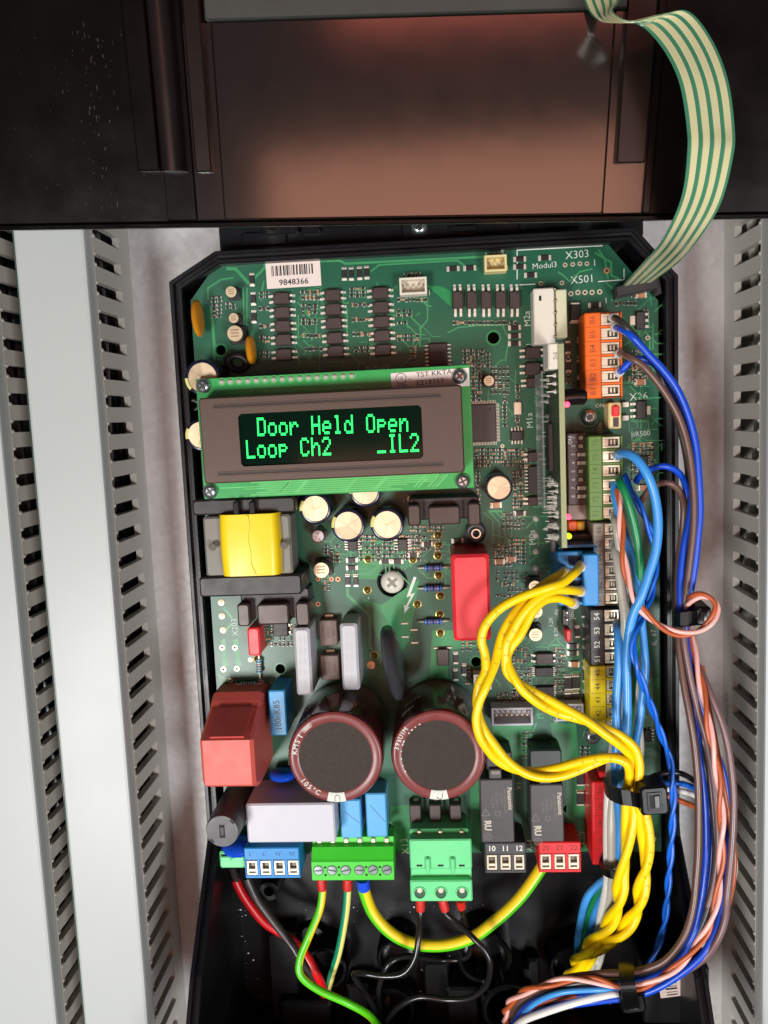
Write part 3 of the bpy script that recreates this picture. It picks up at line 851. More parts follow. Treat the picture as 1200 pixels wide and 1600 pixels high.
def can(x, y, rpx, h, name='electrolytic_capacitor', sleeve=M_NAVY, topm=M_ALU, smd=False, stripe=None):
    p = P(x, y, h); r = rpx * (P(x + 10, y, h) - P(x, y, h)).length / 10
    mb = MB()
    if smd:
        mb.m(M_IC).box(-r * 1.05, -r * 1.05, .05, r * 1.05, r * 1.05, 1.0, .2, cor=.5)
        mb.m(M_GREYP).lathe([(r * .96, 1.0), (r * .96, h - .5), (r * .9, h - .15)], 24, cap0=False, cap1=False)
    else:
        mb.m(sleeve).lathe([(r, 0), (r, h - .9), (r * .985, h - .3), (r * .9, h), (r * .80, h)], 32, cap0=True, cap1=False)
    o = add(name, mb, board, (p.x, p.y, 0))
    t = MB().m(topm)
    if smd:
        t.lathe([(r * .93, h - .4), (r * .88, h), (.01, h + .01)], 24, cap0=False, cap1=False)
    else:
        a0_ = random.uniform(0, 6)
        for sct in range(3):
            am = a0_ + (sct + .5) * 2 * math.pi / 3; base_ = len(t.v); t.v.append(Vector((0, 0, h - .1)))
            for q_ in range(11):
                a = a0_ + sct * 2 * math.pi / 3 + q_ * 2 * math.pi / 30
                t.v.append(Vector((r * .81 * math.cos(a), r * .81 * math.sin(a), h - .1 + (.18, -.1, .04)[sct] * math.cos(a - am) * r * .25)))
            for q_ in range(1, 11): t.face((base_, base_ + q_, base_ + q_ + 1))
    tp = add('can_top', t, o, (p.x, p.y, 0))
    if smd:
        mk = MB().m(mat('can_mark', (120, 90, 70), .6))
        for k in range(3):
            mk.box(-r * .5, r * (.35 - .35 * k), h + .01, r * .45, r * (.45 - .35 * k), h + .025, 0)
        add('can_print', mk, tp, (p.x, p.y, 0))
    else:
        mk = MB().m(mat('can_score', (190, 168, 130), .5, metal=.4))
        for a in (.5, 2.6, 4.4):
            mk.prism([(0.02 + .1 * math.sin(a), -.1 * math.cos(a)), (r * .72 * math.cos(a), r * .72 * math.sin(a)), (r * .72 * math.cos(a) - .12 * math.sin(a), r * .72 * math.sin(a) + .12 * math.cos(a)), (-.1 * math.sin(a), .1 * math.cos(a))], h - .07, h - .03)
        add('vent_score', mk, tp, (p.x, p.y, 0))
    if stripe is not None:
        s_ = MB().m(mat('cap_yellow_stripe', (206, 200, 120), .4))
        rings = []
        for z, rr_ in ((1, r * 1.006), (h - .9, r * 1.006), (h - .3, r * .992), (h + .01, r * .9), (h + .012, r * .82)):
            rings.append([(rr_ * math.cos(stripe + k * .09), rr_ * math.sin(stripe + k * .09), z) for k in range(-4, 5)])
        s_.ringskin(rings, False, False, True, closed=False)
        add('polarity_stripe', s_, o, (p.x, p.y, 0))
    return o


can(779.5, 762, 22, 11, stripe=None)
for x, y, r in ((492.5, 795, 25), (570, 768, 25), (544, 821, 26.5), (605, 820, 26.5)):
    can(x, y, r, 13, stripe=2.9)
can(316, 590, 28, 14, stripe=3.5); can(314, 680, 25, 13, stripe=3.0)
for x, y, r, h in ((764, 595, 9, 4), (361, 456, 9.5, 5), (365, 497, 8.5, 4.5), (367, 521, 13.5, 6), (836, 917, 11, 6), (838, 956, 11, 6), (837, 992, 11.5, 6), (502, 891, 13.5, 7)):
    can(x, y, r, h, 'surface_mount_capacitor', smd=True)
can(497, 838, 11, 7, 'small_electrolytic', mat('brown_can_sleeve', (70, 34, 26), .2), mat('small_can_top', (130, 124, 130), .25, metal=.7))
# dark bead chokes
for x, y, r in ((297, 632, 10), (368, 566, 15)):
    p = P(x, y, 4); q = r / 5.0
    ring_ = [[(p.x * 0 + (q + q * .42 * math.cos(b)) * math.cos(a), (q + q * .42 * math.cos(b)) * math.sin(a) * .8, q * .42 * math.sin(b)) for b in [k * math.pi / 5 for k in range(10)]] for a in [k * math.pi / 9 for k in range(19)]]
    add('ring_choke', MB().m(M_BOBB).ringskin(ring_, False, False, True), board, (p.x, p.y, q * .5), rx=.35)


def disc(name, x, y, thick_px, len_px, h, mtl, ang=0.0, lead=True):
    """coated disc standing on edge: lens-shaped plan, round in elevation"""
    p = P(x, y, h * .75); L = len_px / 5.2; T = thick_px / 5.2
    mb = MB().m(mtl); rings = []
    R = L / 2
    for i in range(1, 12):
        a = math.pi * i / 12; yy = -R * math.cos(a); half = max(.06, T / 2 * math.sin(a) ** .55); hr = R * math.sin(a)
        rings.append([(half * math.cos(t), yy, hr * math.sin(t)) for t in [k * math.pi / 8 for k in range(16)]])
    mb.ringskin(rings, True, True, True)
    if lead:
        mb.m(M_TIN)
        for s_ in (-.45, .45):
            mb.lathe([(.3, -R - max(0, h - 2 * R)), (.3, -R * .6)], 8, 0, s_ * R)
    add(name, mb, board, (p.x, p.y, max(R + .2, h - R)), ang)


disc('mustard_varistor', 306, 496, 15, 58, 11, M_MUST, .02); disc('mustard_varistor', 390, 546, 15, 46, 9, M_MUST, .02)
disc('thermistor', 614, 1040, 31, 122, 20, mat('black_thermistor', (54, 56, 60), .3, var=.25, nscale=60), .16)
disc('blue_varistor', 441, 1213, 20, 46, 8, M_BLUEV, 1.57); disc('blue_varistor', 374, 1322, 30, 60, 8, M_BLUEV, 1.57); disc('blue_varistor', 444, 1322, 26, 58, 8, M_BLUEV, 1.57)

# box capacitors and big boxes
rb = block('film_capacitor', board, 707, 867, 766, 1002, 20, M_RED, .9, cor=.7, label='tall bright red box capacitor')
block('film_capacitor', board, 387, 981, 406, 1025, 8, M_RED, .5, label='small red box capacitor')
for i, (x0, y0, x1, y1) in enumerate(((461, 982, 486, 1087), (533, 975, 560, 1079))):
    o = block('film_capacitor', board, x0, y0, x1, y1, 14, M_GREYF, .7, cor=.6)
    for k, (dx, hh) in enumerate(((-4, 3.0), (3, 3.0))):
        for j in range(5):
            q = P((x0 + x1) / 2 + dx, y0 + 18 + j * 17, 14)
            add('faint_print', cached(('faint', k), lambda: MB().m(mat('faint_grey_print', (174, 173, 178), .5)).box(-.35, -1.1, 0, .35, 1.1, .02, 0)), o, (q.x, q.y, 14))
for x0, y0, x1, y1 in ((499, 969, 527, 1009), (501, 1024, 530, 1063)):
    o = block('power_inductor', board, x0, y0, x1, y1, 4, mat('taupe_inductor', (112, 90, 82), .5, var=.06), .3)
    for k, s_ in enumerate(('UE 744', '2R202', '35C')):
        text(o, s_, x0 + 7 + k * 7.5, (y0 + y1) / 2, 4, 5, mat('inductor_print', (76, 54, 48), .6), 92, 'print', .01)
    block('solder_tab', board, x0 + 8, y0 - 9, x0 + 22, y0 - 4, .8, M_TIN, .2, .02)
bx = block('film_capacitor', board, 421, 1079, 447, 1150, 13, M_BLUEF, .4, label='upright blue box capacitor marked 100n')
text(bx, '100nK85', 434, 1118, 13, 10, M_DKPRINT, 92, 'print', .02, wide=.95)
block('relay_box', board, 385, 1256, 523, 1317, 17.5, M_BOXW, .5, label='plain white box component')
for x0, y0, x1, y1 in ((532, 1250, 564, 1310), (572, 1240, 604, 1308)):
    o = block('film_capacitor', board, x0, y0, x1, y1, 10, mat('sky_blue_film_box', (84, 162, 214), .4, var=.05), .4)
    trc = MB().m(M_DKPRINT)
    a, b = P(x0 + 6, y0 + 18, 10), P(x1 - 2, y1 - 24, 10); d = (b - a).normalized(); n = Vector((-d.y, d.x, 0)) * .07
    trc.prism([((a + n).x, (a + n).y), ((a - n).x, (a - n).y), ((b - n).x, (b - n).y), ((b + n).x, (b + n).y)], 10.01, 10.03)
    add_abs('pen_mark', trc, o)

# red mains choke with a stepped, sloping cover
c, sx, sy = pxbox(313, 1158, 397, 1228, 27)
prof = [(sy / 2 + 9.0, 0), (sy / 2 + 9.0, 9), (sy / 2 + 7.2, 12), (sy / 2 + 6.0, 13.5), (sy / 2 + .2, 27), (-sy / 2 + .3, 27), (-sy / 2 - .2, 26.6), (-sy / 2 - 3.4, 20), (-sy / 2 - 3.2, 0)]
mb = MB().m(M_REDD)


def chk(ins, dz=0.0):
    return [(y_, z_) for y_, z_ in prof]


xs = [(-sx / 2, .90), (-sx / 2 + 1.0, 1.0), (sx / 2 - 1.0, 1.0), (sx / 2, .90)]
mid = (sum(q[0] for q in prof) / len(prof))
mb.ringskin([[(x_, mid + (y_ - mid) * (.93 if k_ < 1 else 1), z_ * (.955 if k_ < 1 else 1)) for y_, z_ in prof] for x_, k_ in xs])
choke = add('mains_choke', mb, board, (c.x, c.y, 0), label='red plastic mains choke with sloping shoulders')
mb = MB().m(mat('choke_panel_red', (184, 76, 72), .4, var=.08))
pa = [(-sx / 2 + 2.6, sy / 2 + 5.6, 14.6), (sx / 2 - 2.2, sy / 2 + 5.6, 14.6), (sx / 2 - 2.8, sy / 2 + .7, 26.2), (-sx / 2 + 3.2, sy / 2 + .7, 26.2)]
mb.ringskin([[Vector(q) + Vector((0, -.3, -.2)) for q in pa], [Vector(q) + Vector((0, .45, .22)) for q in pa]])
add('choke_panel', mb, choke, (c.x, c.y, 0))
block('choke_base', board, 343, 1094, 414, 1150, 8, mat('choke_brown', (104, 40, 34), .35, var=.1), 1.5, cor=2.5)

# fuse holder
p = P(347, 1299, 25); r = 29 / 5.5
fh = add('fuse_holder', MB().m(M_GREYP).lathe([(r * 1.02, 0), (r * 1.0, 20), (r * .98, 24.3), (r * .93, 25), (.01, 25)], 36, cap1=False), board, (p.x, p.y, 0))
add('fuse_slot', MB().m(M_DARK).box(-.85, -2.1, 25.0, .85, 2.1, 25.05, 0).m(M_IC).box(-.45, -1.2, 25.05, .45, 1.2, 25.1, 0), fh, (p.x, p.y, 0))
for a in (.75, 3.9):
    q = (p.x + r * .84 * math.cos(a), p.y + r * .84 * math.sin(a), 25.0)
    add('bayonet_notch', cached(('notch',), lambda: MB().m(M_DARK).box(-.3, -.8, -.02, .3, .8, .05, 0)), fh, q, a)

# two large snap-in capacitors
for i, (x, y) in enumerate(((524, 1184), (685, 1181))):
    h = 28.0; p = P(x, y, h); r = 75 * (P(x + 10, y, h) - P(x, y, h)).length / 10
    big = add('reservoir_capacitor', MB().m(M_MAR).lathe([(r * .985, 0), (r, .8), (r, h - 2.2), (r * .992, h - 1.1), (r * .97, h - .4)], 64, cap1=False), board, (p.x, p.y, 0),
              label=('large maroon capacitor printed 105 degrees, the one nearest the red choke', 'large maroon capacitor above the mint green plug')[i])
    add('sleeve_rim', MB().m(M_MARTOP).lathe([(r * .97, h - .4), (r * .94, h - .05), (r * .905, h), (r * .80, h - .02), (r * .765, h - .25)], 64, cap0=False, cap1=False), big, (p.x, p.y, 0))
    add('top_disc', MB().m(M_CAPTOP).lathe([(r * .768, h - .3), (r * .5, h - .22), (.01, h - .2)], 48, cap0=False, cap1=False), big, (p.x, p.y, 0))
    a0 = -math.pi / 2 + (-.02, -.02)[i]
    mb = MB().m(M_SILK)
    rings = []
    for rr_, z in ((r * 1.004, h - 3.5), (r * 1.002, h - 2.2), (r * .996, h - 1.1), (r * .974, h - .36), (r * .944, h), (r * .905, h + .03), (r * .80, h + .02), (r * .768, h - .2)):
        rings.append([(rr_ * math.cos(a0 + k * .042), rr_ * math.sin(a0 + k * .042), z) for k in range(-5, 6)])
    mb.ringskin(rings, False, False, True, closed=False)
    pm = add('polarity_mark', mb, big, (p.x, p.y, 0))
    mb = MB().m(M_DKPRINT)
    pts = [Vector((x_, y_ - r * .88, h + .06)) for x_, y_ in ((-.75, .9 - i * 1.6), (-.72, -.3), (-.4, -.85 + i * .1), (0, -1.0), (.4, -.85), (.72, -.3), (.75, .9))]
    if i == 0:
        pts = [Vector((q.x, -r * .88 * 2 - q.y, q.z)) for q in pts]
    mb.tube(smooth_path(pts, .25), .09, 6)
    add('minus_mark', mb, pm, (p.x, p.y, 0))

    def around(s_, rr_, amid, hmm, flip, adv=.74):
        n_ = len(s_)
        for k, ch in enumerate(s_):
            if ch == ' ': continue
            a = amid + (k - (n_ - 1) / 2) * hmm * adv / rr_ * (-1 if flip else 1)
            T = TM((p.x + rr_ * math.cos(a), p.y + rr_ * math.sin(a), h + .03), a + (-math.pi / 2 if flip else math.pi / 2))
            text(big, ch, 0, 0, 0, 1, M_SILK, hmm=hmm, loc=(0, 0, 0), T=T, name='sleeve_letter', bold=.01)

    def side(s_, z, amid, hmm, adv=.85, tilt=90, out=.05):
        n_ = len(s_)
        for k, ch in enumerate(s_):
            if ch == ' ': continue
            a = amid + (k - (n_ - 1) / 2) * hmm * adv / r
            T = TM((p.x + (r + out) * math.cos(a), p.y + (r + out) * math.sin(a), z)) @ Matrix.Rotation(a + math.pi / 2, 4, 'Z') @ Matrix.Rotation(math.radians(tilt), 4, 'X')
            text(big, ch, 0, 0, 0, 1, M_SILK, hmm=hmm, loc=(0, 0, 0), T=T, name='sleeve_letter', bold=.01)
    if i == 0:
        around('105°C', r * .85, math.radians(228), 1.5, False, .95)
        around('KMS', r * .85, math.radians(163), 1.5, True, 1.15)
        around('I', r * .85, math.radians(146), 1.7, True)
        T = TM((p.x + r * .86 * math.cos(2.28), p.y + r * .86 * math.sin(2.28), h + .03), 2.28 - math.pi / 2)
        fr_ = MB().m(M_SILK)
        for (a, b, c_, d_) in ((-1.6, -.6, 1.6, -.48), (-1.6, .5, 1.6, .62), (-1.6, -.48, -1.48, .5), (1.48, -.48, 1.6, .5), (-1.2, .08, 1.2, .3), (-1.1, -.3, 1.1, -.1)):
            fr_.box(a, b, 0, c_, d_, .02, 0)
        o = bpy.data.objects.new('sleeve_frame_print', fr_.mesh('sleeve_frame_print')); place(o, big, T)
        side('400V', h - 2.4, math.radians(136), 2.7); side('420', h - 2.2, math.radians(178), 2.8)
        side('105', h - 12.5, math.radians(128), 1.8)
    else:
        around('39aU1M', r * .88, math.radians(154), 1.35, True, .92)
        side('KMS', h - 8.5, math.radians(130), 2.0); side('400V', h - 14.5, math.radians(122), 1.8)
        mk = MB().m(M_SILK)
        for a in (118, 126, 133, 140, 156, 161, 172, 184, 195, 205):
            t = math.radians(a); L_ = random.uniform(.4, 1.1) / r
            mk.prism([(r * q_ * math.cos(t + s_), r * q_ * math.sin(t + s_)) for q_, s_ in ((.768, -L_ / 2), (.79, -L_ / 2), (.79, L_ / 2), (.768, L_ / 2))], h - .26, h + .0)
        add('hidden_print_edge', mk, big, (p.x, p.y, 0))

# transformer
xf = block('transformer_core', board, 319, 806, 455, 900, 17, M_FERR, .6, 6)
tr_ = xf
cx_, sx, sy = pxbox(340, 804, 437, 900, 21)
mb = MB().m(M_YTAPE); rings = []
for t in [k / 10 for k in range(11)]:
    yy = -sy / 2 + sy * t; bul = .25 * math.sin(math.pi * t)
    ring_ = []
    for k in range(21):
        a = math.pi * k / 20; cx__ = math.cos(a); sz = math.sin(a)
        ring_.append((-(sx / 2 + bul) * math.copysign(abs(cx__) ** .25, cx__), yy, 2 + (19.2 + bul) * abs(sz) ** .30))
    rings.append(ring_[::-1])
mb.ringskin(rings, True, True, True)
add('winding', mb, xf, (cx_.x, cx_.y, 0))
tp = MB().m(mat('tape_seam', (246, 218, 70), .3, var=.05)); pts = [Vector((.2 + .25 * math.sin(k * 1.3), sy / 2 - .3 - k * (sy - .6) / 9, 21.42 + .12 * math.sin(k * math.pi / 9))) for k in range(10)]
pts[-1].x += 1.6; pts[-2].x += .8
tp.tube(smooth_path(pts, .8), .32, 6)
add('tape_seam', tp, xf, (cx_.x, cx_.y, 0))
block('bobbin_flange', xf, 300, 779, 461, 803, 18, M_BOBB, .5, 1); block('bobbin_flange', xf, 311, 900, 471, 931, 18, M_BOBB, .5, 1)
for x in (368, 393):
    block('bobbin_post', xf, x - 4, 784, x + 5, 806, 20.5, M_DARK, .3, 17)
for (x, y) in ((332, 855), (444, 852)):
    q = P(x, y, 19)
    add('core_mark', cached(('coremark',), lambda: MB().m(mat('ferrite_stain', (72, 64, 56), .5)).lathe([(1.2, 0), (.9, .06)], 12)), xf, (q.x, q.y, 19))
block('solder_tab', board, 300, 935, 315, 938, .3, M_TIN)

# black finned heat sinks


def heat_sink(b0, b1, b2, h, y_sh):
    m_ = mat('anodised_black', (64, 52, 48), .38, metal=.25, var=.08)
    c, sx, sy = pxbox(b0[0], b0[1], b2[2], b2[3], h)
    o = add('heat_sink', MB().m(M_BOBB).box(-sx / 2 + .3, -sy / 2 + 1.4, 0, sx / 2 - .3, sy / 2 + y_sh, h - 4, .4), board, (c.x, c.y, 0))
    for b in (b0, b1, b2):
        block('fin_block', o, *b, h, m_, .45, 1)
    return o


heat_sink((371, 944, 390, 979), (402, 944, 451, 976), (462, 942, 483, 978), 12, 4.0)
heat_sink((637, 789, 657, 822), (669, 791, 719, 820), (731, 786, 751, 821), 12, 2.0)
p = P(744, 834, 6)
o = add('plastic_pillar', MB().m(M_TBLK).lathe([(3.4, 0), (3.4, 6), (2.9, 6.2), (2.7, 4.8), (1.4, 4.6), (1.3, 5.6), (.9, 5.7), (.01, 5.2)], 28, cap1=False), board, (p.x, p.y, 0))
add('pillar_ring', MB().m(M_STEEL).lathe([(1.5, 5.6), (1.5, 5.9), (1.15, 5.9), (1.15, 5.6)], 24, cap0=False, cap1=False), o, (p.x, p.y, 0))

# main fixing screws
for (x, y, r, w0, torx, mm_, rec) in ((613, 909, 3.75, -1.4, False, mat('pale_plastic_screw', (200, 198, 184), .5, var=.06), mat('pale_screw_recess', (128, 124, 110), .6)), (921, 652, 2.5, .05, True, M_STEEL, M_REC), (926, 1151, 2.7, .05, True, M_STEEL, M_REC)):
    q = P(x, y, w0 + 1)
    add('fixing_screw', screw_mesh(r, mm_, rec, torx), board, (q.x, q.y, w0), .7)
q = P(613, 909, -2); add('screw_well', MB().m(M_DARK).lathe([(5.2, -7), (5.2, -1.7), (4.4, -1.7), (4.4, -6)], 32, cap1=False), board, (q.x, q.y, 0))
q = P(921, 652, 0); add('hole_ring', MB().m(M_PCB).lathe([(3.6, .01), (3.5, .06), (2.7, .06)], 28, cap0=False, cap1=False), board, (q.x, q.y, 0))

# leaded resistors
M_RBLUE = mat('resistor_blue', (70, 116, 190), .35, var=.06); M_RPALE = mat('resistor_pale_blue', (140, 190, 200), .35, var=.06)
M_BAND = [mat('band_%d' % i, c_, .4) for i, c_ in enumerate(((40, 40, 90), (120, 60, 30), (30, 30, 34), (150, 50, 40)))]


def axial(x, y, L, vert, body):
    q = P(x, y, 1.4)
    pr = [(.25, -L / 2), (.85, -L / 2 + .2), (1.05, -L / 2 + .9), (.85, -L / 2 + 1.5), (.8, 0), (.85, L / 2 - 1.5), (1.05, L / 2 - .9), (.85, L / 2 - .2), (.25, L / 2)]
    def mk():
        mb = MB().m(body).lathe(pr, 14)
        for k, z in enumerate((-L * .32, -L * .16, 0, L * .15, L * .33)):
            mb.m(M_BAND[k % 4]).lathe([(1.08 if abs(z) > L * .3 else .9, z - .2), (1.08 if abs(z) > L * .3 else .9, z + .2)], 14)
        mb.m(M_TIN)
        for s_ in (-1, 1):
            mb.tube(smooth_path([Vector((0, 0, s_ * L * .48)), Vector((0, 0, s_ * (L * .5 + 1.2))), Vector((.6, 0, s_ * (L * .5 + 1.9))), Vector((1.4, 0, s_ * (L * .5 + 2.0)))], .4), .28, 8)
        mb.m(M_SOLDER)
        return mb
    me = cached(('axial_resistor', L, body.name), mk)
    T = Matrix.Translation(Vector((q.x, q.y, 1.4)) * S) @ Matrix.Rotation(math.pi / 2 if vert else 0, 4, 'Z') @ Matrix.Rotation(math.pi / 2, 4, 'Y')
    o = bpy.data.objects.new('axial_resistor', me); place(o, board, T)


for y in (887, 919, 971):
    axial(677, y, 5.8, False, M_RBLUE)
axial(405, 1041, 5.0, True, M_RPALE); axial(388, 1069, 5.0, False, M_RPALE)

# solder joints, test pads and pin rows
dome = lambda r, m_, hk=.6: cached(('solder_joint', r, m_.name, hk), lambda: MB().m(m_).lathe([(r * 1.25, .005), (r, .05), (r * .75, r * hk * .6), (r * .3, r * hk), (.01, r * hk * 1.05)], 14, cap1=False))
for x, y in ((684, 836), (685, 851), (684, 868), (575, 874), (574, 922), (645, 874), (685, 899), (688, 931), (652, 944), (687, 960), (688, 989), (585, 1024), (402, 1030), (450, 1068), (540, 1000), (676, 1250)):
    q = P(x, y, 0); add('solder_joint', dome(1.1, M_GOLD, 1.1), board, (q.x, q.y, 0))
M_PAD = mat('tinned_pad', (206, 196, 168), .35, metal=.5)
M_PADC = mat('copper_pad', (200, 140, 100), .4, metal=.4)
for x, y, r, m_ in ((346, 941, 1.2, M_PAD), (347, 962, 1.2, M_PAD), (349, 984, 1.2, M_PAD), (347, 1012, .9, M_PAD), (367, 1012, .9, M_PAD), (349, 1046, .9, M_PAD), (370, 1045, .9, M_PAD), (360, 1063, .8, M_PAD), (408, 1066, .9, M_PAD), (391, 1031, .7, M_PAD), (580, 1039, 1.5, M_PADC), (528, 905, .8, M_PADC), (518, 905, .7, M_PADC), (497, 905, .7, M_PADC),
                   (948, 423, .9, M_PADC), (883, 414, .7, M_PAD), (895, 413, .7, M_PAD), (906, 412, .7, M_PAD), (917, 412, .7, M_PAD), (892, 459, .8, M_PAD), (903, 457, .8, M_PAD), (914, 457, .8, M_PAD), (925, 457, .8, M_PAD), (937, 456, .8, M_PAD), (845, 443, .7, M_PAD), (878, 442, .7, M_PAD), (1012, 528, .7, M_PAD), (1015, 694, .7, M_PAD), (990, 695, .7, M_PADC), (785, 697, .6, M_PAD), (1020, 1311, 1.2, M_PAD), (497, 944, .8, M_PADC), (641, 780, 1.0, M_PAD), (741, 777, 1.0, M_PAD)):
    q = P(x, y, 0)
    add('pad', cached(('pad', r, m_.name), lambda: MB().m(m_).lathe([(r, .01), (r, .05), (r * .45, .05)], 16, cap0=False, cap1=False).m(M_DARK).lathe([(r * .45, .03), (.01, .03)], 12, cap0=False, cap1=False) if r < 1.15 else MB().m(m_).lathe([(r, .01), (r * .9, .25), (.01, .4)], 16, cap1=False)), board, (q.x, q.y, 0))
for x, y in ((632, 974), (647, 984), (633, 995), (648, 1004)):
    q = P(x, y, 0); add('link_pad', cached(('link',), lambda: MB().m(M_TIN).box(-1.2, -.3, .01, 1.2, .3, .3, .1)), board, (q.x, q.y, 0))

# white pin headers


def header(x0, y0, x1, y1, h, n, mtl, notch=True):
    c, sx, sy = pxbox(x0, y0, x1, y1, h)
    hor = sx > sy
    mb = MB().m(mtl); t = .7
    mb.box(-sx / 2, -sy / 2, 0, sx / 2, sy / 2, 1.2, .1)
    mb.box(-sx / 2, sy / 2 - t, 1.1, sx / 2, sy / 2, h, .1); mb.box(-sx / 2 + .01, -sy / 2, 1.1, sx / 2 - .01, -sy / 2 + t, h, .1)
    mb.box(-sx / 2 + .005, -sy / 2 + .02, 1.1, -sx / 2 + t, sy / 2 - .02, h - .02, .1); mb.box(sx / 2 - t, -sy / 2 + .02, 1.1, sx / 2 - .005, sy / 2 - .02, h - .02, .1)
    o = add('pin_header', mb, board, (c.x, c.y, 0))
    for k in range(n):
        q = (k + .5) / n - .5
        add('pin', cached(('hpin',), lambda: MB().m(M_TIN).box(-.3, -.3, 1.0, .3, .3, 4.5, .12)), o, (c.x + (q * (sx - 1.6) if hor else 0), c.y + (0 if hor else q * (sy - 1.6)), 0))
    return o


header(624, 433, 667, 460, 5, 4, M_WHITE); header(757, 398, 792, 424, 5, 2, M_CREAM); header(768, 1106, 833, 1134, 6, 7, M_BOXW); header(740, 1054, 768, 1078, 5, 2, M_WHITE); header(868, 1100, 912, 1127, 5, 4, M_BOXW)
o = block('module_socket', board, 834, 450, 867, 538, 7.5, M_WHITE, .35, label='long white board connector beside M2a')
block('socket_wall', o, 869, 452, 886, 528, 6.5, mat('socket_ivory', (200, 198, 164), .45, var=.04), .3)
block('socket_slot', o, 842, 462, 846, 470, 7.53, M_DARK, 0, 7.3)
for k in range(5):
    q = P(867, 452 + k * 18.5, 7.6); add('pin', cached(('spin',), lambda: MB().m(M_DARK).box(-.35, -.35, -1, .35, .35, .12, .05).m(M_TIN).box(-.22, -.22, .1, .22, .22, .35, .05)), o, (q.x, q.y, 7.5))
# red jumpers and the tall slide jumper
block('jumper', board, 884, 984, 893, 1003, 6, M_RED, .4); block('jumper_pins', board, 879, 952, 889, 978, 3, M_TBLK, .2)
for yy in (957, 968):
    q = P(886, yy, 4); add('pin', cached(('hpin',), lambda: None), board, (q.x, q.y, 0))
jb = block('jumper_switch', board, 951, 629, 971, 670, 7, M_CREAM, .4, label='cream jumper block with a red cap below the orange terminals')
block('jumper_cap', jb, 957, 634, 968, 651, 8.2, M_RED, .3, 5); block('jumper_slot', jb, 958, 652, 967, 667, 7.1, M_ICB, .1, 6.8)
for y in (630, 651):
    block('contact_leg', jb, 973, y - 2, 983, y + 6, 2.0, M_WHITE, .2, .02)
# dip switch
ds = block('dip_switch', board, 887, 677, 917, 791, 5.5, mat('dip_brown', (88, 70, 66), .45, var=.06), .3)
for k in range(8):
    y = 684 + k * 13.1; on = k in (2, 3, 6, 7)
    xa, xb = (902, 917) if on else (904, 911)
    block('dip_slot', ds, 901, y - 4, 915, y + 4, 5.53, M_IC, 0, 5.3)
    block('dip_lever', ds, xa, y - 3, xb, y + 3, 6.3, M_WHITE, .15, 5.2)
    text(ds, str(k + 1), 896, y, 5.5, 5.5, M_SILK, 92, 'dip_number', .02, bold=.01)
text(ds, 'ON', 891, 688, 5.5, 6, M_SILK, 92, 'dip_number', .02, bold=.015)
block('grey_plug', board, 887, 788, 928, 812, 6, mat('pinkish_grey', (142, 118, 108), .45), .3)
block('status_led', board, 887, 814, 902, 830, 4, mat('orange_led', (226, 84, 20), .3), .4); block('status_led', board, 902, 815, 914, 829, 4, mat('amber_led', (208, 150, 20), .3), .4)
block('black_socket', board, 887, 834, 925, 855, 6, M_TBLK, .3)

# solder-tail row beside the module card
for k in range(9):
    y = 613 + k * 17.8 if k < 5 else 790 + (k - 5) * 26 + 20
    q = P(843 if k < 5 else 838, y, 0)
    add('solder_blob', cached(('blob',), lambda: MB().m(M_SOLDER).lathe([(1.1, .01), (.95, .3), (.5, .9), (.01, 1.1)], 12, cap1=False)), board, (q.x, q.y, 0))

# relays
for i, (x0, y0, x1, y1) in enumerate(((751, 1218, 803, 1317), (829, 1226, 881, 1316))):
    o = block('relay', board, x0, y0, x1, y1, 12, M_RELAY, .35, label=('left dark grey relay behind terminals 10 to 12', 'right dark grey relay behind terminals 20 to 22')[i])
    block('relay_tab', o, x0 + 13, y0 - 16, x0 + 33, y0 + 1, 11.4, M_RELAY, .3)
    block('relay_window', o, x0 + 17, y0 - 13, x0 + 30, y0 - 8, 11.46, mat('relay_window', (120, 112, 96), .4), 0, 11.2)
    cx_ = (x0 + x1) / 2
    text(o, 'Panasonic', x1 - 6.5, y0 + 30, 12, 6.8, M_RPRINT, -88, 'relay_print', .02, bold=.02, wide=.98)
    for dx, s_, dy, hh in ((-14, 'JW1FSN-DC24V', 26, 4.2), (-20, 'DC24V', 22, 4.2), (-27, '5A 250V~', 24, 4.2), (-33, '5A 30V', 28, 4.2)):
        text(o, s_, x1 + dx, y0 + dy + 8, 12, hh, mat('relay_dim_print', (108, 102, 96), .6), -88, 'relay_print', .02)
    text(o, 'RU', x0 + 11, y0 + 72, 12, 10, M_RPRINT, -88, 'relay_print', .02, bold=.04, wide=.9)
    tri = MB().m(mat('relay_dim_print', (108, 102, 96), .6))
    q = P(x0 + 8, y0 + 53, 12.02)
    for k in range(3):
        a, b = math.radians(90 + 120 * k), math.radians(210 + 120 * k)
        A = Vector((q.x + 1.5 * math.cos(a), q.y + 1.5 * math.sin(a), 0)); Bq = Vector((q.x + 1.5 * math.cos(b), q.y + 1.5 * math.sin(b), 0)); d = (Bq - A).normalized(); n = Vector((-d.y, d.x, 0)) * .1
        tri.prism([((A + n).x, (A + n).y), ((A - n).x, (A - n).y), ((Bq - n).x, (Bq - n).y), ((Bq + n).x, (Bq + n).y)], 12.005, 12.02 + .003 * k)
    for (qx, qy, R_) in ((x0 + 12, y0 + 89, 1.25), (x0 + 27, y0 + 53, .95), (x0 + 12, y0 + 89, .6)):
        q = P(qx, qy, 12)
        for k in range(16):
            a, b = k * math.pi / 8, (k + 1) * math.pi / 8
            tri.prism([(q.x + r_ * math.cos(t), q.y + r_ * math.sin(t)) for r_, t in ((R_, a), (R_, b), (R_ - .2, b), (R_ - .2, a))], 12.005, 12.02)
    add_abs('relay_print', tri, o)
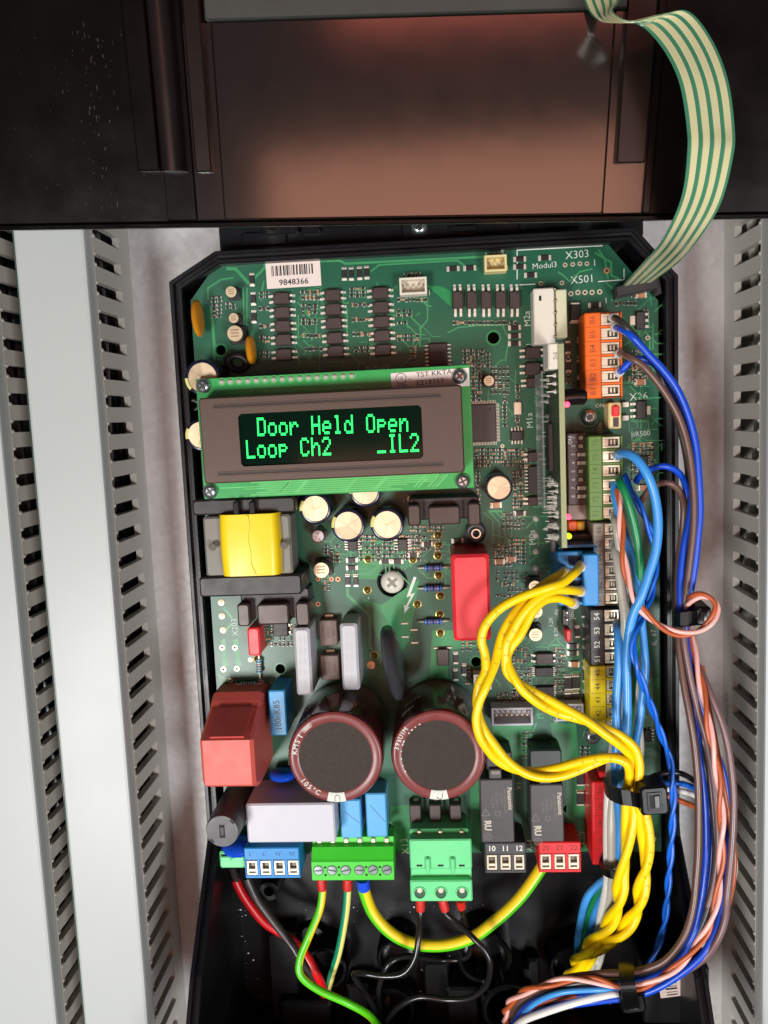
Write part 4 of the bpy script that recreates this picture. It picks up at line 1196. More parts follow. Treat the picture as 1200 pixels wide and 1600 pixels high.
block('relay_cover', board, 760, 1176, 800, 1203, 10, M_IC, .3); block('relay_cover', board, 828, 1172, 878, 1224, 9, mat('dark_green_black', (34, 44, 42), .4), .4)
for x in (649, 680, 712):
    o = block('suppressor_diode', board, x - 9, 1258, x + 9, 1292, 5, M_ICB, .3, top=.2)
    block('solder_tab', board, x - 3, 1250, x + 5, 1256, 2.2, M_TIN, .2, .02)
add('indicator_led', MB().m(mat('red_led_dome', (150, 12, 24), .15)).lathe([(2.2, 0), (2.2, 4), (1.9, 5.2), (1.1, 6), (.01, 6.3)], 20, cap1=False), board, tuple(P(893, 1308, 3).xy) + (0,))
add('indicator_led', MB().m(M_TBLK).lathe([(1.5, 0), (1.5, 4), (1.3, 5), (.01, 5.6)], 20, cap1=False), board, tuple(P(811, 1311, 3).xy) + (0,))


# ------------------------------------------------------------------ terminal blocks
M_CAGE = mat('cage_metal', (104, 96, 84), .4, metal=.5, var=.2, nscale=300)


def contact_mesh(sx, sy, style):
    mb = MB().m(M_TIN); t = min(sx, sy) * .2
    mb.box(-sx / 2, -sy / 2, 0, sx / 2, -sy / 2 + t, 1.0, .1).box(-sx / 2, sy / 2 - t, 0, sx / 2, sy / 2, 1.0, .1)
    if style == 'cage':
        mb.box(-sx / 2, -sy / 2 + t, 0, -sx / 2 + t, sy / 2 - t, .98, .1).box(sx / 2 - t, -sy / 2 + t, 0, sx / 2, sy / 2 - t, .98, .1)
        mb.m(M_TIN).box(-sx * .34, -sy * .28, -.8, sx * .34, -sy * .1, .7, .1)
    else:
        mb.box(-sx / 2, -sy / 2 + t, 0, -sx / 2 + sx * .36, sy / 2 - t, .85, .12).box(sx / 2 - t * .7, -sy / 2 + t, 0, sx / 2, sy / 2 - t, .98, .1)
        mb.box(-sx * .02, -sy * .2, -.6, sx * .08, sy * .24, .6, .05).box(sx * .18, -sy * .2, -.6, sx * .26, sy * .24, .6, .05)
    mb.m(M_CAGE).box(-sx / 2 + t * .6, -sy / 2 + t * .6, -1.2, sx / 2 - t * .4, sy / 2 - t * .6, -.5, 0)
    return mb


def terminal(x0, y0, x1, y1, h, n, mtl, marks, ink, vert=True, split=.45, hp=7, style='spring', name='terminal_block', label=None, parent=None, bold=0.01):
    """vert: ways stacked up the picture, marks left and contacts right; otherwise marks above, contacts below"""
    c, sx, sy = pxbox(x0, y0, x1, y1, h)
    mb = MB().m(mtl)
    if vert:
        xs_ = -sx / 2 + sx * split
        mb.box(-sx / 2, -sy / 2, 0, xs_, sy / 2, h, .3)
        mb.box(xs_ - .2, -sy / 2 + .02, 0, sx / 2 - .02, sy / 2 - .02, h - 3.4, .1)
        for k in range(n + 1):
            yy = -sy / 2 + sy * k / n; t = .32
            mb.box(xs_ - .1, max(-sy / 2 + .01, yy - t), h - 3.6, sx / 2, min(sy / 2 - .01, yy + t), h - .5, .12)
        mb.box(sx / 2 - .55, -sy / 2 + .03, h - 3.6, sx / 2 - .01, sy / 2 - .03, h - .55, .12)
        mb.m(M_DARK)
        for k in range(1, n):
            yy = -sy / 2 + sy * k / n
            mb.box(-sx / 2 + .4, yy - .05, h - .02, xs_ - .3, yy + .05, h + .004, 0)
    else:
        ys_ = sy / 2 - sy * split
        mb.box(-sx / 2, ys_, 0, sx / 2, sy / 2, h, .3)
        mb.box(-sx / 2 + .02, -sy / 2 + .02, 0, sx / 2 - .02, ys_ + .2, h - 3.4, .1)
        for k in range(n + 1):
            xx = -sx / 2 + sx * k / n; t = .45
            mb.box(max(-sx / 2 + .01, xx - t), -sy / 2, h - 3.6, min(sx / 2 - .01, xx + t), ys_ + .1, h - .3, .12)
        mb.box(-sx / 2 + .03, -sy / 2 + .01, h - 3.6, sx / 2 - .03, -sy / 2 + .9, h - .35, .12)
    o = add(name, mb, parent or board, (c.x, c.y, 0), label=label)
    for k in range(n):
        if vert:
            pitch = sy / n; cw = sx * (1 - split) - 1.0
            q = (c.x - sx / 2 + sx * split + .2 + cw / 2, c.y + sy / 2 - pitch * (k + .5), h - 1.7)
            add('contact', cached(('contact', round(cw, 1), round(pitch, 1), style), lambda: contact_mesh(cw, pitch - .9, style)), o, q)
            if marks: text(o, marks[k], 0, 0, 0, 1, ink, loc=(0, 0, 0), hmm=hp / 5.2, T=TM((c.x - sx / 2 + sx * split * .5, q[1], h + .015), math.pi / 2), name='terminal_number', bold=bold)
        else:
            pitch = sx / n; ch = sy * (1 - split) - 1.4
            q = (c.x - sx / 2 + pitch * (k + .5), c.y - sy / 2 + .9 + ch / 2, h - 1.6)
            add('contact', cached(('contact', round(pitch, 1), round(ch, 1), style), lambda: contact_mesh(pitch - 1.0, ch, style)), o, q)
            if marks: text(o, marks[k], 0, 0, 0, 1, ink, loc=(0, 0, 0), hmm=hp / 5.2, T=TM((q[0], c.y + sy / 2 - sy * split * .5, h + .015)), name='terminal_number', bold=bold)
    return o


INK_O = mat('orange_dark_print', (150, 62, 20), .6); INK_G = mat('olive_dark_print', (76, 100, 46), .6); INK_T = mat('taupe_dark_print', (88, 80, 72), .6); INK_Y = mat('yellow_dark_print', (130, 116, 20), .6); INK_R = mat('red_dark_print', (120, 14, 18), .6); INK_B = mat('blue_dark_print', (30, 66, 96), .6)
terminal(914, 488, 973, 622, 12, 6, M_ORANGE, ['B6', 'B5', 'B4', 'B3', 'B2', 'B1'], INK_O, True, .43, 8.5, label='orange terminal strip marked B1 to B6')
terminal(920, 681, 974, 813, 12, 6, M_OLIVE, ['76', '75', '74', '73', '72', '71'], INK_G, True, .40, 8.5, label='olive green terminal strip marked 71 to 76')
terminal(927, 817, 970, 947, 11, 6, M_TGREY, ['66', '65', '64', '63', '62', '61'], INK_T, True, .42, 8, label='taupe terminal strip marked 61 to 66')
terminal(922, 952, 972, 1040, 11, 4, M_TBLK, ['54', '53', '52', '51'], M_SILK, True, .45, 8.5, label='black terminal strip with white numbers 51 to 54')
terminal(922, 1041, 966, 1146, 11, 5, M_TYEL, ['45', '44', '43', '42', '41'], INK_Y, True, .58, 8, label='yellow terminal strip marked 42 to 45')
terminal(925, 1222, 958, 1352, 13, 5, M_TRED, ['36a', '35a', '34a', '33a', '32a'], INK_R, True, .78, 6.5, label='red upright terminal strip marked 32a to 36a')
block('terminal_end', board, 936, 1206, 953, 1222, 11, M_TRED, .4)
terminal(758, 1317, 822, 1365, 12, 3, M_TDG, ['10', '11', '12'], M_SILK, False, .38, 9, 'cage', label='charcoal terminal strip with white numbers 10 to 12', bold=.02)
terminal(842, 1316, 908, 1364, 12, 3, M_TRED, ['20', '21', '22'], INK_R, False, .38, 9, 'cage', label='red terminal strip marked 20 to 22')
terminal(382, 1325, 468, 1373, 13, 4, M_TBLUE, ["L'", "L'", "N'", "N'"], INK_B, False, .40, 7, 'cage', label='blue terminal strip marked L and N', bold=0)
# small two-way green plug at the left
o = block('small_plug', board, 343, 1331, 384, 1357, 10, M_TGRN2, .5, label='small pale green two-way plug')
for k, (a, b) in enumerate(((344, 361), (364, 382))):
    block('plug_ridge', o, a, 1339, b, 1346, 11, M_TGRN2, .3, 9.5)
block('plug_groove', o, 345, 1334.5, 382, 1336.5, 10.05, M_DARK, 0, 9.7)
# bright green six-way screw terminal
c, sx, sy = pxbox(487, 1345, 615, 1375, 12)
mb = MB().m(M_TGRN); prof = [(-sy / 2, 0), (-sy / 2, 12), (sy / 2 - .4, 12), (sy / 2 + .2, 11.4), (sy / 2 + 3.2, 9.2), (sy / 2 + 3.4, 7.2), (sy / 2 + 5.4, 7.0), (sy / 2 + 5.4, 0)]
mb.ringskin([[(sx / 2, a, b) for a, b in prof], [(-sx / 2, a, b) for a, b in prof]])
o = add('screw_terminal', mb, board, (c.x, c.y, 0), label='bright green six-way screw terminal for earth wires')
for k in range(6):
    xx = c.x - sx / 2 + sx * (k + .5) / 6
    s_ = add('terminal_screw', cached(('tscrew',), lambda: MB().m(mat('screw_hole_green', (30, 100, 34), .5)).lathe([(1.75, 0), (1.75, .04), (.01, .04)], 20, cap1=False).m(M_STEEL).lathe([(1.45, .04), (1.4, .2), (.01, .22)], 18, cap1=False).m(M_REC).box(-1.3, -.18, .2, 1.3, .18, .26, 0)), o, (xx, c.y + .1, 12), random.uniform(-.6, .6))
    add('solder_pin', cached(('tpin',), lambda: MB().m(M_TIN).box(-.8, -.8, 0, .8, .8, .8, .25)), o, (xx, c.y + sy / 2 + 4.4, 7.0))
    if k in (0, 1, 3, 4):
        add('pin_hole', cached(('phole',), lambda: MB().m(M_DARK).lathe([(.42, 0), (.42, .03)], 10)), o, (xx + sx / 12, c.y + 1.1, 12)); add('pin_hole', cached(('phole',), lambda: None), o, (xx + sx / 12, c.y - 1.5, 12))
# blue block with square openings where the yellow wires enter (stands on the module card)
bt_ = block('blue_terminal', board, 911, 866, 936, 947, 20, M_TBLUE, .4, label='tall blue terminal block taking the yellow wires')
block('terminal_base', bt_, 872, 862, 912, 946, 17, M_TBLUE, .3)
for k in range(4):
    y = 868 + k * 19.5
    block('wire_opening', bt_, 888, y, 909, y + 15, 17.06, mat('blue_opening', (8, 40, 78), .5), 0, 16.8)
block('terminal_shoulder', bt_, 873, 852, 934, 864, 15, mat('steel_blue', (70, 110, 150), .4), .8)

# ================================================================== MODULE CARD (upright, edge towards the viewer)
card = thing('plug_in_card', 'narrow circuit card standing upright with lit red and green lights, seen edge on', 'circuit card', (P(880, 740, 27).x, P(880, 740, 27).y, 0))
ux = P(880, 740, 27).x; va, vb = P(877, 537, 27).y, P(886, 856, 27).y
add('card', MB().m(M_CARD).box(-.75, vb - P(880, 740, 27).y, .2, .75, va - P(880, 740, 27).y, 26.8, 0), card, (ux, P(880, 740, 27).y, 0))
add('card_edge', MB().m(M_PCBEDGE).box(-.76, vb - P(880, 740, 27).y, 26.8, .76, va - P(880, 740, 27).y, 27.0, .04), card, (ux, P(880, 740, 27).y, 0))
sp = cached(('spike',), lambda: MB().m(M_SOLDER).lathe([(.75, 0), (.55, .5), (.22, 1.0), (.18, 2.4), (.05, 2.7)], 8))
for k in range(58):
    if k < 4: y, w = 574 + k * 12.5, 21
    else:
        y, w = random.uniform(745, 850), random.choice((6, 9, 12, 15, 18, 21))
        if k < 20: y = random.uniform(590, 760); w = random.choice((4, 7))
    q = P(872, y, w)
    T = Matrix.Translation(Vector((ux - .75, q.y, w)) * S) @ Matrix.Rotation(-math.pi / 2, 4, 'Y')
    o = bpy.data.objects.new('solder_spike', sp); place(o, card, T)
blk = MB().m(M_IC).box(-2.2, -7, 8, -.75, 7, 14, .2).box(-2.2, -31, 9, -.75, -21, 15, .2)
add('card_chip', blk, card, (ux, P(880, 700, 20).y, 0))
q = P(867, 557, 24); add('white_jumper', MB().m(M_WHITE).box(-2.2, -3.6, -8, 2.2, 3.6, 2.4, .4), card, (q.x, q.y, 24)); text(card, '7nS', 868, 556, 26.42, 6, M_DKPRINT, 92, 'print', .02)
for (x, y, m_) in ((886, 632, M_LEDR), (888, 808, M_LEDR), (889, 838, M_LEDG)):
    q = P(x, y, 25); add('lit_light', MB().m(m_).lathe([(.8, -1.2), (.8, .2), (.5, .8), (.01, 1.0)], 14, cap1=False), card, (q.x, q.y, 25))
q = P(896, 620, 21)
add('light_guide', MB().m(mat('black_gloss', (20, 14, 16), .12)).lathe([(2.3, -3), (2.3, 3), (1.7, 3.6), (.01, 3.7)], 20, cap1=False), card, (q.x, q.y, 21), ry=math.pi / 2)
M_CLEAR = mat('dusty_clear_plastic', (170, 176, 170), .35, var=.3, nscale=400, alpha=.35)
add('clear_strip', MB().m(M_CLEAR).box(-.3, -20, 2, .3, 20, 17, .1), card, (ux - 4.0, P(858, 690, 12).y, 0))

# ================================================================== DISPLAY MODULE
LH = 17.0
dc, dsx, dsy = pxbox(310, 582, 735.5, 772, LH)
disp = thing('display_module', 'green lit two line text display module in a dark metal bezel, mounted above the board', 'display', (dc.x, dc.y, 15))
RT = math.radians(0.35)
add('display_board', MB().m(M_LPCB).box(-dsx / 2, -dsy / 2, -1.6, dsx / 2, dsy / 2, 0, .1), disp, (dc.x, dc.y, LH), RT)
lt = MB().m(M_LTR); rr = random.Random(5)
for k in range(7):
    y0 = -dsy / 2 + .5 + k * .62; lt.box(-dsx / 2 + 8 + rr.uniform(-3, 12), y0, 0, dsx / 2 - 8 - rr.uniform(0, 18), y0 + .3, .015, 0)
    y1 = dsy / 2 - 4.4 - k * .35; lt.box(-dsx / 2 + 9 + rr.uniform(0, 4), y1, 0, -dsx / 2 + 60 - rr.uniform(0, 25), y1 + .18, .015, 0)
for k in range(14):
    xx = -dsx / 2 + 10 + rr.uniform(0, dsx - 20)
    a = Vector((xx, -dsy / 2 + .8, 0)); b = a + Vector((3.4, 3.4, 0)); n = Vector((-.12, .12, 0))
    lt.prism([((a + n).x, (a + n).y), ((a - n).x, (a - n).y), ((b - n).x, (b - n).y), ((b + n).x, (b + n).y)], 0.002, .022)
add('display_tracks', lt, disp, (dc.x, dc.y, LH), RT, kind='stuff')
bz, bsx, bsy = pxbox(312, 612, 722, 748, 24)
bzT = bz
wx0, wsx, wsy = pxbox(373, 640, 659, 723, 24)
ox, oy = wx0.x - bz.x, wx0.y - bz.y
mb = MB().m(M_BEZEL)
h0, h1 = LH + .02, 24.0


def rect(x0, y0, x1, y1, z, c_):
    return [(x0 + c_, y0, z), (x1 - c_, y0, z), (x1, y0 + c_, z), (x1, y1 - c_, z), (x1 - c_, y1, z), (x0 + c_, y1, z), (x0, y1 - c_, z), (x0, y0 + c_, z)]


X, Y, wx, wy = bsx / 2, bsy / 2, wsx / 2, wsy / 2
mb.ringskin([rect(-X, -Y, X, Y, h0, .6), rect(-X, -Y, X, Y, h1 - .5, .6), rect(-X + .4, -Y + .4, X - .4, Y - .4, h1, .5),
             rect(ox - wx, oy - wy, ox + wx, oy + wy, h1, .8), rect(ox - wx, oy - wy, ox + wx, oy + wy, h1 - .9, .8)], False, False)
bez = add('bezel', mb, disp, (bz.x, bz.y, 0), RT)
for yy in (Y - 2.6, -Y + 2.8):
    gm = MB().m(mat('bezel_groove', (34, 28, 26), .5)).box(-X + 4.2, -.25, 0, X - 6, .25, .02, 0)
    gm.m(M_BEZEL).box(-X + 4.2, -.75, 0, X - 6, -.30, .22, .15).box(-X + 4.2, .3, 0, X - 6, .6, .12, .1)
    T = ABS[bez] @ Matrix.Translation(Vector((0, yy, h1)) * S)
    o = bpy.data.objects.new('bezel_groove', gm.mesh('bezel_groove')); place(o, bez, T)
win = add('window', MB().m(M_GLASSC).box(ox - wx - .1, oy - wy - .1, h1 - 1.2, ox + wx + .1, oy + wy + .1, h1 - .85, 0), disp, (bz.x, bz.y, 0), RT)
GL = {'D': '11110 10001 10001 10001 10001 10001 11110', 'o': '00000 00000 01110 10001 10001 10001 01110', 'r': '00000 00000 10110 11001 10000 10000 10000', 'H': '10001 10001 10001 11111 10001 10001 10001',
      'e': '00000 00000 01110 10001 11111 10000 01110', 'l': '01100 00100 00100 00100 00100 00100 01110', 'd': '00001 00001 01101 10011 10001 10001 01111', 'O': '01110 10001 10001 10001 10001 10001 01110', 'p': '00000 00000 11110 10001 11110 10000 10000',
      'n': '00000 00000 10110 11001 10001 10001 10001', 'L': '10000 10000 10000 10000 10000 10000 11111', 'C': '01110 10001 10000 10000 10000 10001 01110', 'h': '10000 10000 10110 11001 10001 10001 10001', '2': '01110 10001 00001 00010 00100 01000 11111',
      '_': '00000 00000 00000 00000 00000 00000 11111', 'I': '01110 00100 00100 00100 00100 00100 01110'}
r0a, r0b = P(391.5, 667.5, 23.2), P(648, 659.5, 23.2); r1a, r1b = P(391.5, 702, 23.2), P(647.5, 691.5, 23.2)
for row, (A, Bq) in ((' Door Held Open ', (r0a, r0b)), ('Loop Ch2    _IL2', (r1a, r1b))):
    ang = math.atan2(Bq.y - A.y, Bq.x - A.x)
    for k, ch in enumerate(row):
        if ch == ' ': continue
        q = A.lerp(Bq, k / 15)
        def gl():
            mb = MB().m(M_GLOW); dx, dy = .50, .76
            for j, rw in enumerate(GL[ch].split()):
                for i, b in enumerate(rw):
                    if b == '1':
                        x_, y_ = (i - 2) * dx, (3 - j) * dy
                        mb.box(x_ - .235, y_ - .36, 0, x_ + .235, y_ + .36, .03, 0)
            return mb
        add('display_character', cached(('glyph', ch), gl), win, (q.x, q.y, h1 - .84), RT * 0 + ang)
# label on the display board
lc, lx, ly = pxbox(611, 579, 733, 604, LH + .1)
la = math.radians(1.4)
lab = add('maker_label', MB().m(M_LABEL).box(-lx / 2, -ly / 2 - .6, 0, lx / 2, ly / 2, .1, 0), disp, (lc.x, lc.y, LH + .02), la)
for s_, x, y, h in (('TST KKTA', 678, 583.5, 7.6), ('E218753', 672, 596.5, 7.6), ('UL', 626.5, 591.5, 6.0), ('c', 615, 594.5, 4.5), ('us', 640, 592, 3.6), ('LISTED', 628, 603, 3.6)):
    text(lab, s_, x, y, LH + .12, h, M_BLKPRINT, 3.2, 'label_print', .02, wide=1.15 if h > 7 else 1.0)
q = P(626.5, 591.5, LH); mb = MB().m(M_BLKPRINT)
for k in range(24):
    a, b = k * math.pi / 12, (k + 1) * math.pi / 12
    mb.prism([(r_ * math.cos(t), r_ * math.sin(t)) for r_, t in ((1.6, a), (1.6, b), (1.42, b), (1.42, a))], 0, .02)
add('label_print', mb, lab, (q.x, q.y, LH + .13))
hp_ = cached(('hdr',), lambda: MB().m(M_LTR).lathe([(1.15, .0), (1.15, .02), (.95, .02)], 14, cap0=False, cap1=False).m(mat('dark_pad', (24, 60, 34), .4)).lathe([(.95, .012), (.01, .012)], 14, cap0=False, cap1=False).m(M_SOLDER).lathe([(.85, .02), (.7, .5), (.4, 1.0), (.01, 1.2)], 12, cap1=False))
for k in range(16):
    q = P(346 + (549.5 - 346) * k / 15, 596.5 - 9.8 * k / 15, LH + .3)
    add('header_pin', hp_, disp, (q.x, q.y, LH))
for x, y in ((317, 603), (718, 588), (328, 768), (723, 752)):
    q = P(x, y, LH + 1); add('screw', cached(('dscrew',), lambda: screw_mesh(2.25, M_STEEL, M_REC)), disp, (q.x, q.y, LH + .03), random.uniform(0, 1.5))
    add('standoff', cached(('stand',), lambda: MB().m(M_STEEL).lathe([(2.3, 0), (2.3, 15.3)], 6, smooth=False)), disp, (q.x, q.y, .05))

# ================================================================== MINT PLUG (X13)
px_, sx, sy = pxbox(641, 1376, 738, 1409, 15)
plug = thing('pluggable_connector', 'mint green three-way plug connector with red ferruled black wires below it', 'connector', (px_.x, px_.y, 0))
block('screw_face', plug, 641, 1376, 738, 1409, 15, M_TGRN2, .4)
block('recess', plug, 642, 1356, 737, 1378, 12.5, M_TGRN2, .3)
block('plug_body', plug, 640, 1312, 737, 1358, 14, M_TGRN2, .4)
block('socket_housing', plug, 640, 1296, 732, 1314, 10, M_TGRN2, .5)
for x in (668, 707):
    block('latch_rib', plug, x - 3, 1342, x + 4, 1366, 15.2, M_TGRN2, .3, 11)
for x in (656, 689, 722):
    q = P(x, 1395, 15)
    add('screw_hole', cached(('shole',), lambda: MB().m(M_TGRN2).lathe([(2.15, 0), (2.05, .35), (1.75, .35), (1.7, .05)], 24, cap0=False, cap1=False).m(mat('hole_green_dark', (24, 74, 44), .5)).lathe([(1.72, .04), (.01, .04)], 20, cap0=False, cap1=False).m(M_TIN).lathe([(.85, .04), (.8, .12), (.01, .14)], 16, 0, .75, cap1=False)), plug, (q.x, q.y, 15))
    q = P(x - 1, 1300, 10); add('solder_pin', cached(('tpin2',), lambda: MB().m(M_TIN).lathe([(.75, 0), (.6, .6), (.01, .8)], 12, cap1=False)), plug, (q.x, q.y, 10))
    block('latch_slot', plug, x - 5, 1351, x + 4, 1354, 14.05, M_DARK, 0, 13.8)

# ================================================================== LID
lu0, lu1 = P(-40, 345, 80).x, P(1235, 335, 80).x
lv = P(600, 342, 80).y
TILT = math.radians(12)
lid = thing('housing_lid', 'glossy black plastic lid of the housing, swung up and open above the board', 'lid', ((lu0 + lu1) / 2, lv, 80))
LT = TM(((lu0 + lu1) / 2, lv, 80)) @ Matrix.Rotation(TILT, 4, 'X') @ Matrix.Rotation(math.radians(-2.3), 4, 'Z')


def LP(x, y, dz=0.0):
    """photo pixel on the tilted lid face -> the lid's own x, y (mm)"""
    inv = LT.inverted()
    o = inv @ (Vector((0, 0, D)) * S); e = inv @ (P(x, y, 0) * S); d = e - o
    t = (dz * S - o.z) / d.z
    r_ = (o + d * t) / S
    return r_.x, r_.y


def lid_part(name, mb):
    o = bpy.data.objects.new(name, mb.mesh(name)); return place(o, lid, LT)


LW = (lu1 - lu0) / 2
x_l, _ = LP(300, 200); x_r, _ = LP(1010, 200)
mb = MB().m(M_LID).box(-LW, 0, -3.0, LW, 130, 0, .4)
lid_part('lid_shell', mb)
mb = MB().m(M_LID).box(-LW, -1.0, -26, LW, -.02, .9, .4)
lid_part('lower_lip', mb)
mb = MB().m(M_LID).box(-LW, .1, -25, -LW + 2, 130, -2.9, .4).box(LW - 2, .1, -25, LW, 130, -2.9, .4)
lid_part('side_wall', mb)
a0, b0 = LP(352, 342, .4)[0], LP(940, 342, .4)[0]
a1 = LP(500, 30, .4)[1]
mb = MB().m(M_LIDP).box(a0, .5, -.1, b0, a1, .55, .2)
lid_part('satin_panel', mb)
mb = MB().m(M_LIDG).box(a0 - 1.0, a1 + .1, .05, b0 + 6, a1 + 30, 1.8, .3)
lid_part('grey_strip', mb)
mb = MB().m(M_LID).box(LP(262, 340, .3)[0], .4, -.1, LP(308, 340, .3)[0], 60, .5, .2)
lid_part('seam_strip', mb)
mb = MB().m(M_LIDP).box(LP(308, 340, .3)[0] + .1, .42, -.1, a0 - .1, a1 + .05, .35, .15)
lid_part('panel_border', mb)
mb = MB().m(M_LIDP).box(b0 + .1, .42, -.1, LP(1015, 340, .3)[0], a1 + .1, .35, .15)
lid_part('panel_border', mb)
# half-round rail, flat rails
xa, ya = LP(250, 268, 2); xb, _ = LP(290, 268, 2)
rings = []
for yy in (ya, 60):
    rings.append([((xa + xb) / 2 + (xb - xa) / 2 * math.cos(t), yy, .3 + 3.6 * math.sin(t)) for t in [k * math.pi / 14 for k in range(15)]])
lid_part('rounded_rail', MB().m(M_RAIL).ringskin(rings[::-1], True, True, True))
xc, yc = LP(217, 268, 1)
lid_part('flat_rail', MB().m(M_LID).box(xc, yc, -.1, xa - .1, 60, 1.8, .3))
xd, _ = LP(308, 270, 1); xe, _ = LP(333, 270, 1)
lid_part('flat_rail', MB().m(M_RAIL).box(xd, ya - .3, .2, xe, 60, 2.2, .3))
xf_, yf = LP(961, 256, 1); xg, _ = LP(1006, 256, 1)
lid_part('flat_rail', MB().m(M_RAIL).box(xf_, yf, .2, xg, 60, 2.2, .3))
xh, _ = LP(1018, 300, 1)
lid_part('flat_rail', MB().m(M_LID).box(xg + .4, .4, -.1, xh, 60, 1.2, .2))
for s_ in (-1, 1):                                        # arms that carry the lid, hidden behind it
    p0 = Vector((s_ * 48, vT + 9.5, -6)); p1 = Vector((s_ * 52, lv + 16, 70)); mid_ = Vector((s_ * 50, lv + 18, 25))
    add_abs('hinge_arm', MB().m(M_CASE).tube(smooth_path([p0, mid_, p1], 4), 3.0, 8), lid)
scr = MB().m(mat('pale_scuffs', (46, 39, 35), .6)); rr = random.Random(9)
for k in range(60):
    x_, y_ = LP(rr.gauss(150, 22), rr.uniform(40, 330)); L_ = rr.uniform(.1, .9)
    scr.box(x_, y_, .002, x_ + rr.uniform(.04, .14), y_ + L_, .012, 0)
for k in range(40):
    x_, y_ = LP(rr.uniform(20, 230), rr.uniform(30, 340)); scr.box(x_, y_, .002, x_ + .12, y_ + .12, .02, 0)
lid_part('scuff_marks', scr)

# ================================================================== RIBBON CABLE
ST = [((972, 447, 5), (1020, 440, 6)), ((1003, 412, 44), (1060, 410, 46)), ((1034, 376, 78), (1090, 376, 76)), ((1064, 310, 92), (1126, 318, 89)), ((1074, 240, 98), (1146, 240, 93)), ((1073, 195, 100), (1147, 195, 92)), ((1062, 130, 103), (1137, 125, 95)),
      ((1040, 82, 104), (1112, 62, 97)), ((1012, 48, 103), (1075, 18, 100)), ((990, 36, 100), (1030, 24, 104)), ((968, 35, 96), (985, 34, 106)), ((940, 34, 92), (958, 18, 104)), ((922, 20, 90), (968, 0, 100)), ((908, -16, 90), (966, -25, 98)), ((900, -60, 90), (960, -65, 96))]
Ls = smooth_path([P(*a) for a, b in ST], 1.5)
# resample both edges in step
def resample(pts, n):
    ds_ = [0.0]
    for i in range(1, len(pts)): ds_.append(ds_[-1] + (pts[i] - pts[i - 1]).length)
    out = []; j = 0
    for k in range(n):
        s_ = ds_[-1] * k / (n - 1)
        while j < len(pts) - 2 and ds_[j + 1] < s_: j += 1
        t = (s_ - ds_[j]) / max(1e-6, ds_[j + 1] - ds_[j]); out.append(pts[j].lerp(pts[j + 1], min(1, max(0, t))))
    return out


def catmull_even(ctrl, per=10):
    q = [ctrl[0] * 2 - ctrl[1]] + ctrl + [ctrl[-1] * 2 - ctrl[-2]]; out = []
    for i in range(1, len(q) - 2):
        for k in range(per):
            t = k / per; a, b, c_, d = q[i - 1], q[i], q[i + 1], q[i + 2]
            out.append(.5 * ((2 * b) + (c_ - a) * t + (2 * a - 5 * b + 4 * c_ - d) * t * t + (3 * b - a - 3 * c_ + d) * t ** 3))
    out.append(ctrl[-1]); return out


eL = catmull_even([P(*a) for a, b in ST]); eR = catmull_even([P(*b) for a, b in ST])
rib = thing('ribbon_cable', 'flat green ribbon cable with cream stripes curving from the board up to the lid', 'ribbon cable', P(995, 446, 0))


def strip(name, f0, f1, lift, mtl, th=.12):
    mb = MB().m(mtl); rings = []
    for k in range(len(eL)):
        a, b = eL[k], eR[k]; tng = (eL[min(k + 1, len(eL) - 1)] - eL[max(k - 1, 0)]) + (eR[min(k + 1, len(eL) - 1)] - eR[max(k - 1, 0)])
        n = (b - a).cross(tng).normalized()
        p0, p1 = a.lerp(b, f0), a.lerp(b, f1)
        rings.append([p0 + n * lift, p1 + n * lift, p1 - n * th, p0 - n * th])
    mb.ringskin(rings, True, True, True)
    return add_abs(name, mb, rib)


strip('film', 0, 1, .06, M_FILM, .06)
for k in range(4):
    f = .07 + k * .24; strip('conductor_stripe', f, f + .135, .17, M_STRIPE, .17)
q = P(994, 450, 5)
add('ribbon_plug', MB().m(M_TBLK).box(-6.2, -1.6, -5, 6.2, 1.6, 1.5, .3), rib, (q.x, q.y, 5), math.radians(9))
add('ribbon_latch', MB().m(M_TBLK).box(5.6, -3.2, -5, 7.2, 1.8, 0, .3), rib, (q.x, q.y, 5), math.radians(9))
q1 = P(1025, 425, 17)

# ================================================================== WIRES


def pathpx(pts):
    return [P(*a) for a in pts]


def wire(label, mtl, pts, r, name='wire', group=None, ferrule=None, stripe=None, raw=None, cat='wire', turns=0.0):
    base = raw if raw else smooth_path(pathpx(pts), 1.2)
    mb = MB()
    if stripe:
        mb.m(mtl).tube(base, r, 16, mats=(mtl, stripe), turns=turns)
    else:
        mb.m(mtl).tube(base, r, 12)
    o = base[0].copy()
    ob = add(name, mb.mesh(name, o), None, o, label=label, cat=cat, group=group)
    if ferrule:
        fm, fr, fl = ferrule
        d = (base[3] - base[0]).normalized()
        f = MB().m(fm).tube([base[0] - d * .8, base[0] + d * fl * .6, base[0] + d * fl], fr, 14, r_of=lambda t: 1.0 if t < .9 else .88)
        add('ferrule', f.mesh('ferrule', o), ob, o)
    return ob


FP = (M_SLEEVE, 1.4, 2.0)
